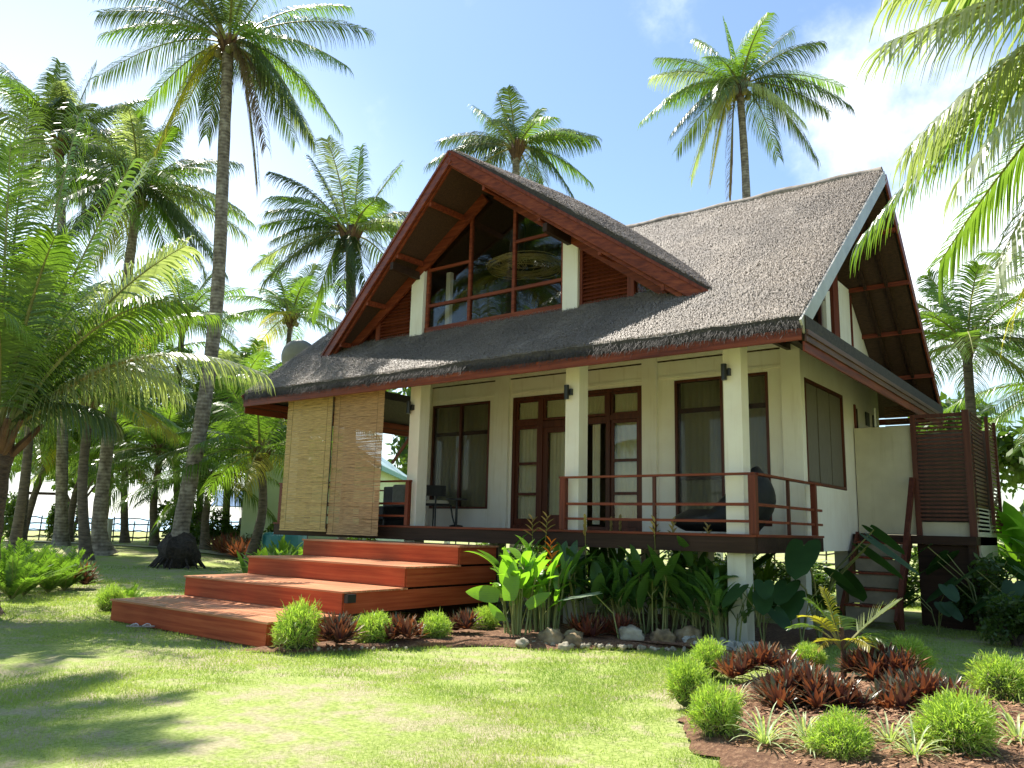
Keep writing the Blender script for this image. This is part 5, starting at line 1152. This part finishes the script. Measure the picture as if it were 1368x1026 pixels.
# ferns and leafy ground plants
def fern_mesh(seed, n, L):
    r = random.Random(seed); m = MB()
    for i in range(n):
        az = i*2.4; e = r.uniform(.55, 1.35); l = L*r.uniform(.7, 1.1); tip = (l*math.cos(az)*math.cos(e)*1.05, l*math.sin(az)*math.cos(e)*1.05, l*math.sin(e)*.95)
        frond(m, (0, 0, 0), tip, .18, l, r, 20, .10*L/.6, .022*L/.6, 0, 2, .25, stalk=.12)
    return mesh_only(m, ['fern', 'fern', 'fern', 'stem'])
FN = [fern_mesh(s, 34, .85) for s in (1, 2)]
for i, (x, y, s_, lb) in enumerate([(-13.9, -4.1, 1.2, 'lush fern at the left edge in front of the stout palm'), (-14.6, -3.0, 1.1, 'sunlit fern right of the stout palm trunk'), (-13.2, -4.6, 1.2, 'dark fern at the extreme left edge'), (-15.0, -3.8, 1.3, 'fern growing behind the others by the left palm'), (-14.2, -3.5, 1.1, 'light green fern in the middle of the left fern patch'),
      (-14.9, -4.4, 1.35, 'tall fern behind the left edge ferns'), (-15.6, -3.2, 1.2, 'outer fern at the rear of the left fern patch'),
      (-10.6, -3.6, .5, 'small fern tuft behind the corner bush of the bottom step')]):
    put([('foliage', FN[i % 2])], (x, y, H(x, y)), lb, 'fern', 'ferns at the left', 'fern_plant', rz=i, sc=s_)
LG = [heliconia_mesh(s, 12, .35, .45, .09, ('fern', 'stem', 'flower'), .25) for s in (11, 12)]
k_ = 0
for i in range(9):      # planting strip behind the steps
    x = -10.2-i*1.15; y = -.6+i*.85+random.uniform(-.3, .3); k_ += 1
    put([('foliage', LG[i % 2])], (x, y, H(x, y)), 'leafy green clump, %s in the strip from the steps to the white post' % ['nearest', 'second', 'third', 'fourth', 'fifth', 'sixth', 'seventh', 'eighth', 'farthest'][i], 'plant', 'leafy clumps behind the steps', 'leafy_plant', rz=i, sc=random.uniform(1.0, 1.5))
put([('foliage', LG[0])], (-2.0, 1.6, 0), 'leafy clump in deep shade under the deck, left one', 'plant', 'leafy clumps under the deck', 'leafy_plant', sc=1.6)
put([('foliage', LG[1])], (-1.2, 2.4, 0), 'leafy clump in deep shade under the deck, right one', 'plant', 'leafy clumps under the deck', 'leafy_plant', sc=1.6)
for i, (x, y) in enumerate([(-22.0, 6.6), (-23.2, 7.0), (-24.4, 7.4)]):
    put([('leaves', RS[2])], (x, y, H(x, y)), 'pink red ground clump behind the black bole, %s of three' % ['nearest', 'middle', 'farthest'][i], 'plant', 'purple leaved ground plants', 'purple_plant', rz=i, sc=2.6)
def leaf_cloud(seed, n, rx, ry, rz_, size, mt='treeleaf', lumps=9):
    g = np.random.default_rng(seed); c = g.normal(0, 1, (lumps, 3)); c /= np.linalg.norm(c, axis=1)[:, None]; c *= g.uniform(.3, .75, lumps)[:, None]; k = g.integers(0, lumps, n)
    v = g.normal(0, 1, (n, 3)); v /= np.linalg.norm(v, axis=1)[:, None]; P = c[k]+v*(g.uniform(.15, .48, n)**.6)[:, None]*.62; P *= np.array([rx, ry, rz_])
    d = g.normal(0, 1, (n, 3)); d[:, 2] -= .3; d /= np.linalg.norm(d, axis=1)[:, None]; s = np.cross(d, g.normal(0, 1, (n, 3))); s /= np.linalg.norm(s, axis=1)[:, None]; L = size*g.uniform(.6, 1.2, n)[:, None]; W = L*.25
    V = np.stack([P, P+d*L*.5+s*W, P+d*L, P+d*L*.5-s*W], 1).reshape(-1, 3); o = npmesh('tmp', V, np.arange(4*n).reshape(-1, 4), [mt]); me = o.data; bpy.data.objects.remove(o); return me
SH = [leaf_cloud(s, 2600, 1, 1, 1, .16) for s in (1, 2, 3)]
def shrub(i, x, y, r_, h, lb, name='shrub', cat='shrub', group='leafy shrubs in the background', trunk=0):
    o = put([('foliage', SH[i % 3])], (x, y, H(x, y)), lb, cat, group, name); o.children[0].location = (0, 0, trunk+h*.75); o.children[0].scale = (r_, r_, h); o.children[0].rotation_euler = (0, 0, i*1.9)
    m = MB(); r = random.Random(i)
    for k in range(5): a = r.uniform(0, 6.28); m.tube([(0, 0, -.05), (.1*r_*math.cos(a), .1*r_*math.sin(a), trunk*.8+.1), (.5*r_*math.cos(a), .5*r_*math.sin(a), trunk+h*.8)], [.05+.04*trunk, .04+.02*trunk, .01], 6)
    c = m.build('stems', 'branch', o, local=True); return o
sl_ = [(-38.5, 4.5, 1.3, 1.4, 'dark shrub in front of the fence at the far left'), (-37.2, 6.6, .9, 1.2, 'shrub by the first fence posts'), (-27.5, 9.0, 1.1, 1.0, 'shrub at the foot of the palms beside the white post'), (-25.4, 9.3, 1.2, 1.0, 'shrub left of the pale green hut'),
       (-21.5, 8.0, 1.2, .9, 'shrub in front of the teal water tank'), (-29.8, 8.8, 1.2, .8, 'low shrub behind the black root bole'), (3.6, 12.0, 2.2, 2.2, 'dense shrub at the right beyond the banana plants'), (5.8, 11.0, 2.5, 2.6, 'broad shrub closing the view at the right edge'),
       (2.2, 5.6, .9, .8, 'dark shrub in the shade before the slatted screen'), (3.4, 3.6, .9, .55, 'low dark shrub in the shade at the right edge'), (-31.8, 9.8, 1.4, 1.3, 'shrub beside the blue awning'), (-12.5, 4.0, 1.0, .9, 'shrub beneath the left end of the porch'), (2.7, 3.8, .7, .5, 'small shaded shrub on the dark lawn at right')]
for k, (x, y, r_, h) in enumerate([(3.0, 9.8, 1.2, 1.5), (4.3, 8.0, 1.3, 1.3), (5.2, 6.6, 1.2, 1.0), (1.0, 10.2, 1.2, 1.0), (6.0, 9.0, 1.8, 1.8)]):
    sl_.append((x, y, r_, h, '%s shaded shrub right of the slatted screen, counting away from it' % ['first', 'second', 'third', 'fourth', 'fifth'][k]))
for k in range(9):
    sl_.append((-13+1.75*k, 10.2+.5*math.sin(k*2.1), 1.15, .75+.2*math.sin(k*1.7), 'low shrub behind the house, %s from the left' % ['first', 'second', 'third', 'fourth', 'fifth', 'sixth', 'seventh', 'eighth', 'ninth'][k]))
for i, (x, y, r_, h, lb) in enumerate(sl_): shrub(i, x, y, r_, h, lb)
for i, (x, y, r_, h, tk, lb) in enumerate([(6.5, 24, 4.5, 4.0, 3.5, 'broadleaf tree closing the view behind the right hand palms'), (-1.5, 33, 4, 3.5, 3, 'broadleaf tree behind the palm with orange stalks'), (10, 18, 4, 4, 3, 'broadleaf tree beyond the right edge shrubs'),
      (9.8, 5.0, 4.0, 3.2, 3.0, 'unseen broadleaf tree added outside the right edge to shade the side of the house'), (-42, 22, 5, 4, 3.5, 'rounded broadleaf tree behind the pale green hut'), (-30, 24, 4.5, 4, 4, 'broadleaf tree behind the light blue roof'), (-48, 12, 4, 3, 2.5, 'distant broadleaf tree behind the fence palms')]):  # tree outside the right edge is added to block sky light on the house
    shrub(20+i, x, y, r_, h, lb, 'broadleaf_tree', 'tree', 'broadleaf trees in the background', tk)

# ------------------------------------------------------------------ stones, sandals
def rock(x, y, r_, mt, lb, seed, zs=.75, group='rocks edging the planting'):
    m = MB(); m.ball((x, y, r_[2]*.5 if hasattr(r_, '__len__') else r_*.5*zs), r_ if hasattr(r_, '__len__') else (r_, r_*.85, r_*zs), 20, 14, .38, seed=seed); o = m.build('rock', mt, smooth=True); tag(o, lb, 'rock', group)
for i, (x, y, r_, mt, lb) in enumerate([(-2.35, -1.75, .20, 'rock', 'brown boulder at the foot of the bright heliconia'), (-2.55, -2.15, .10, 'rockp', 'small pale stone left of the brown boulder'), (-2.25, -1.3, .16, 'rock', 'brown stone just behind the boulder'), (-2.05, -1.65, .15, 'rock', 'angular stone right of the boulder'),
      (-1.95, -2.0, .09, 'rockp', 'low pale stone in the shadow before the boulder'), (-1.62, -.75, .21, 'rockp', 'wide pale stone right of the red striped clumps'), (-1.2, -.55, .20, 'rock', 'tan boulder in the middle of the stone edging'), (-.95, -.25, .22, 'rock', 'orange brown boulder left of the white stilt'), (-.75, -.5, .13, 'rock', 'small brown stone before the orange brown boulder')]):
    rock(x, y, r_, mt, lb, i+1)
m = MB(); r = random.Random(4)
for k in range(46): m.ball((-.45+r.uniform(-.45, .55), -.3+r.uniform(-.28, .2), r.uniform(.01, .09)), r.uniform(.03, .085), 7, 5, .5, seed=k)
tag(m.build('coral_pile', 'coral'), 'heap of grey coral rubble at the foot of the white stilt', 'coral rubble', kind='stuff')
m = MB()
for k in range(90):
    t = r.random(); x = -2.5+1.9*t+r.uniform(-.1, .1); y = -1.75+1.05*t+r.uniform(-.12, .10)-.2; m.ball((x, y, .035), r.uniform(.012, .035), 6, 4, .4, seed=k)
for k in range(25):
    t = r.random(); m.ball((-4.35+1.0*t+r.uniform(-.12, .12), -4.75+1.25*t+r.uniform(-.1, .1), .03), r.uniform(.01, .03), 6, 4, .4, seed=k)
tag(m.build('pebbles', 'rockp'), 'pale coral pebbles edging the planting bed', 'pebbles', kind='stuff')
for i, (x, y, a, lb) in enumerate([(-7.62, -5.05, .55, 'nearer of the two flip flops on the lawn'), (-7.50, -4.93, .75, 'farther of the two flip flops, touching the first')]):
    t = thing('flip_flop', (x, y, .03), lb, 'flip flop', 'pair of flip flops'); t.rotation_euler = (0, 0, a)
    m = MB(); pts = [(.13*math.cos(q)*1.0, (.045+.008*math.cos(q))*math.sin(q), 0) for q in np.linspace(0, 2*math.pi, 20, endpoint=False)]; m.prism(pts, (0, 0, .018)); m.build('sole', 'sandal', t, local=True)
    m = MB(); m.tube([(.07, 0, .018), (.05, 0, .04), (0, .03, .045), (-.04, .045, .018)], .006, 6); m.tube([(.07, 0, .018), (.05, 0, .04), (0, -.03, .045), (-.04, -.045, .018)], .006, 6); m.build('strap', 'white', t, local=True)

# ------------------------------------------------------------------ fences and neighbours
def rustic(p0, p1, n, lb, seed, hgt=1.1):
    r = random.Random(seed); p0, p1 = Vector((*p0, 0)), Vector((*p1, 0)); o = thing('rustic_fence', (p0.x, p0.y, H(p0.x, p0.y)), lb, 'fence')
    for i in range(n+1):
        q = p0.lerp(p1, i/n); z = H(q.x, q.y); MB().box(q.x-.1, q.x+.1, q.y-.1, q.y+.1, z-.1, z+hgt).build('post', 'white', o, bevel=.01)
    rails = MB(); st = MB()
    for i in range(n):
        a, b = p0.lerp(p1, i/n), p0.lerp(p1, (i+1)/n)
        for h in (.2, .48, .76, 1.0):
            pts = [a.lerp(b, k/6)+Vector((0, 0, H(a.x, a.y)+h*hgt+r.uniform(-.05, .05))) for k in range(7)]; rails.tube(pts, r.uniform(.025, .04), 5)
        for k in range(3):
            q = a.lerp(b, (k+.5+r.uniform(-.2, .2))/3); st.tube([q+Vector((0, 0, H(q.x, q.y))), q+Vector((r.uniform(-.1, .1), 0, H(q.x, q.y)+r.uniform(.8, 1.15)*hgt))], .03, 5)
    nn = len(rails.v); rails.v += st.v; rails.f += [tuple(q+nn for q in f) for f in st.f]; rails.m += st.m; rails.build('rails', 'branch', o)
rustic((-43.5, 1.0), (-31.5, 12.8), 8, 'rustic branch fence with white posts along the beach side lawn', 1)
rustic((-20, 15.5), (9, 19), 12, 'rustic fence far behind the house, glimpsed below the deck', 2, 1.3)
t = thing('fence_post', (-27.5, 10.05, H(-27.5, 10)), 'single leaning white concrete post with notches', 'post')
m = MB(); m.hexa([(-27.62, 9.9, .2), (-27.38, 9.9, .2), (-27.38, 10.14, .2), (-27.62, 10.14, .2), (-27.50, 9.95, 1.75), (-27.28, 9.95, 1.75), (-27.28, 10.14, 1.75), (-27.50, 10.14, 1.75)]); m.build('shaft', 'white', t)
m = MB()
for k in range(4): m.box(-27.36, -27.24, 9.93, 10.1, .55+.3*k, .68+.3*k)
m.build('notches', 'white', t)
t = thing('timber_frame', (-40.5, 6.5, H(-40, 6)), 'dark leaning timber goal frame beyond the fence', 'frame'); z = H(-40, 6)
m = MB(); m.beam((-41.2, 6.0, z), (-40.8, 6.2, z+2.3), .16, .16, up=(0, 1, 0)); m.build('post', 'dark', t); m = MB(); m.beam((-39.6, 7.4, z), (-39.6, 7.4, z+2.3), .16, .16, up=(0, 1, 0)); m.build('post', 'dark', t); m = MB(); m.beam((-40.9, 6.1, z+2.3), (-39.5, 7.5, z+2.3), .14, .14); m.build('crossbar', 'dark', t)
# pale green hut with blue roof, left of the porch
hut = thing('green_hut', (-26, 14.5, .0), 'pale green hut with light blue metal roof behind the porch', 'hut')
ux, uy = Vector((math.cos(yaw), math.sin(yaw), 0)), Vector((-math.sin(yaw), math.cos(yaw), 0)); EV = Vector((-20.43, 11.67, 0)); c = EV-ux*3.0
P_ = [c-ux*2.7+uy*.4, c+ux*2.7+uy*.4, c+ux*2.7+uy*11.6, c-ux*2.7+uy*11.6]
m = MB(); m.hexa([p+Vector((0, 0, .1)) for p in P_]+[p+Vector((0, 0, 4.0)) for p in P_]); m.build('wall', 'paleg', hut)
for sg in (-1, 1):
    m = MB(); m.prism([c+ux*sg*3.0+Vector((0, 0, 4.02)), c+ux*sg*3.0+uy*12+Vector((0, 0, 4.02)), c+uy*12+Vector((0, 0, 6.1)), c+Vector((0, 0, 6.1))][::sg], (0, 0, .06)); m.build('roof', 'blueroof', hut)
    m = MB(); m.beam(c+ux*sg*3.02-uy*.04+Vector((0, 0, 3.96)), c-uy*.04+Vector((0, 0, 6.04)), .05, .22); m.build('trim', 'tealtrim', hut)
    m = MB(); m.beam(c+ux*sg*3.04+Vector((0, 0, 3.92)), c+ux*sg*3.04+uy*12+Vector((0, 0, 3.92)), .05, .2); m.build('trim', 'tealtrim', hut)
m = MB(); m.prism([c-ux*2.7+uy*.42+Vector((0, 0, 4.0)), c+ux*2.7+uy*.42+Vector((0, 0, 4.0)), c+uy*.42+Vector((0, 0, 5.9))], uy*.05); m.build('gable', 'paleg', hut)
t = thing('blue_awning', (-32.5, 12.6, .4), 'small bright blue awning on dark poles by the hut', 'awning')
m = MB(); m.prism([(-33.3, 12.0, 2.3), (-32.1, 13.2, 2.3), (-32.6, 13.8, 3.1), (-33.8, 12.6, 3.1)], (0, 0, .05)); m.build('canopy', 'bluetarp', t)
for x, y in ((-33.3, 12.0), (-32.1, 13.2), (-32.6, 13.8), (-33.8, 12.6)): MB().tube([(x, y, .3), (x, y, 2.4)], .05, 6).build('pole', 'branch', t)
t = thing('water_tank', (-19.3, 6.3, .25), 'teal plastic water tank at the foot of the pale green hut', 'tank')
MB().tube([(-19.3, 6.3, .2), (-19.3, 6.3, 1.15), (-19.3, 6.3, 1.25)], [.75, .75, .65], 20).build('body', 'tank', t); MB().tube([(-19.3, 6.3, 1.25), (-19.3, 6.3, 1.33)], .3, 14).build('lid', 'tank', t)
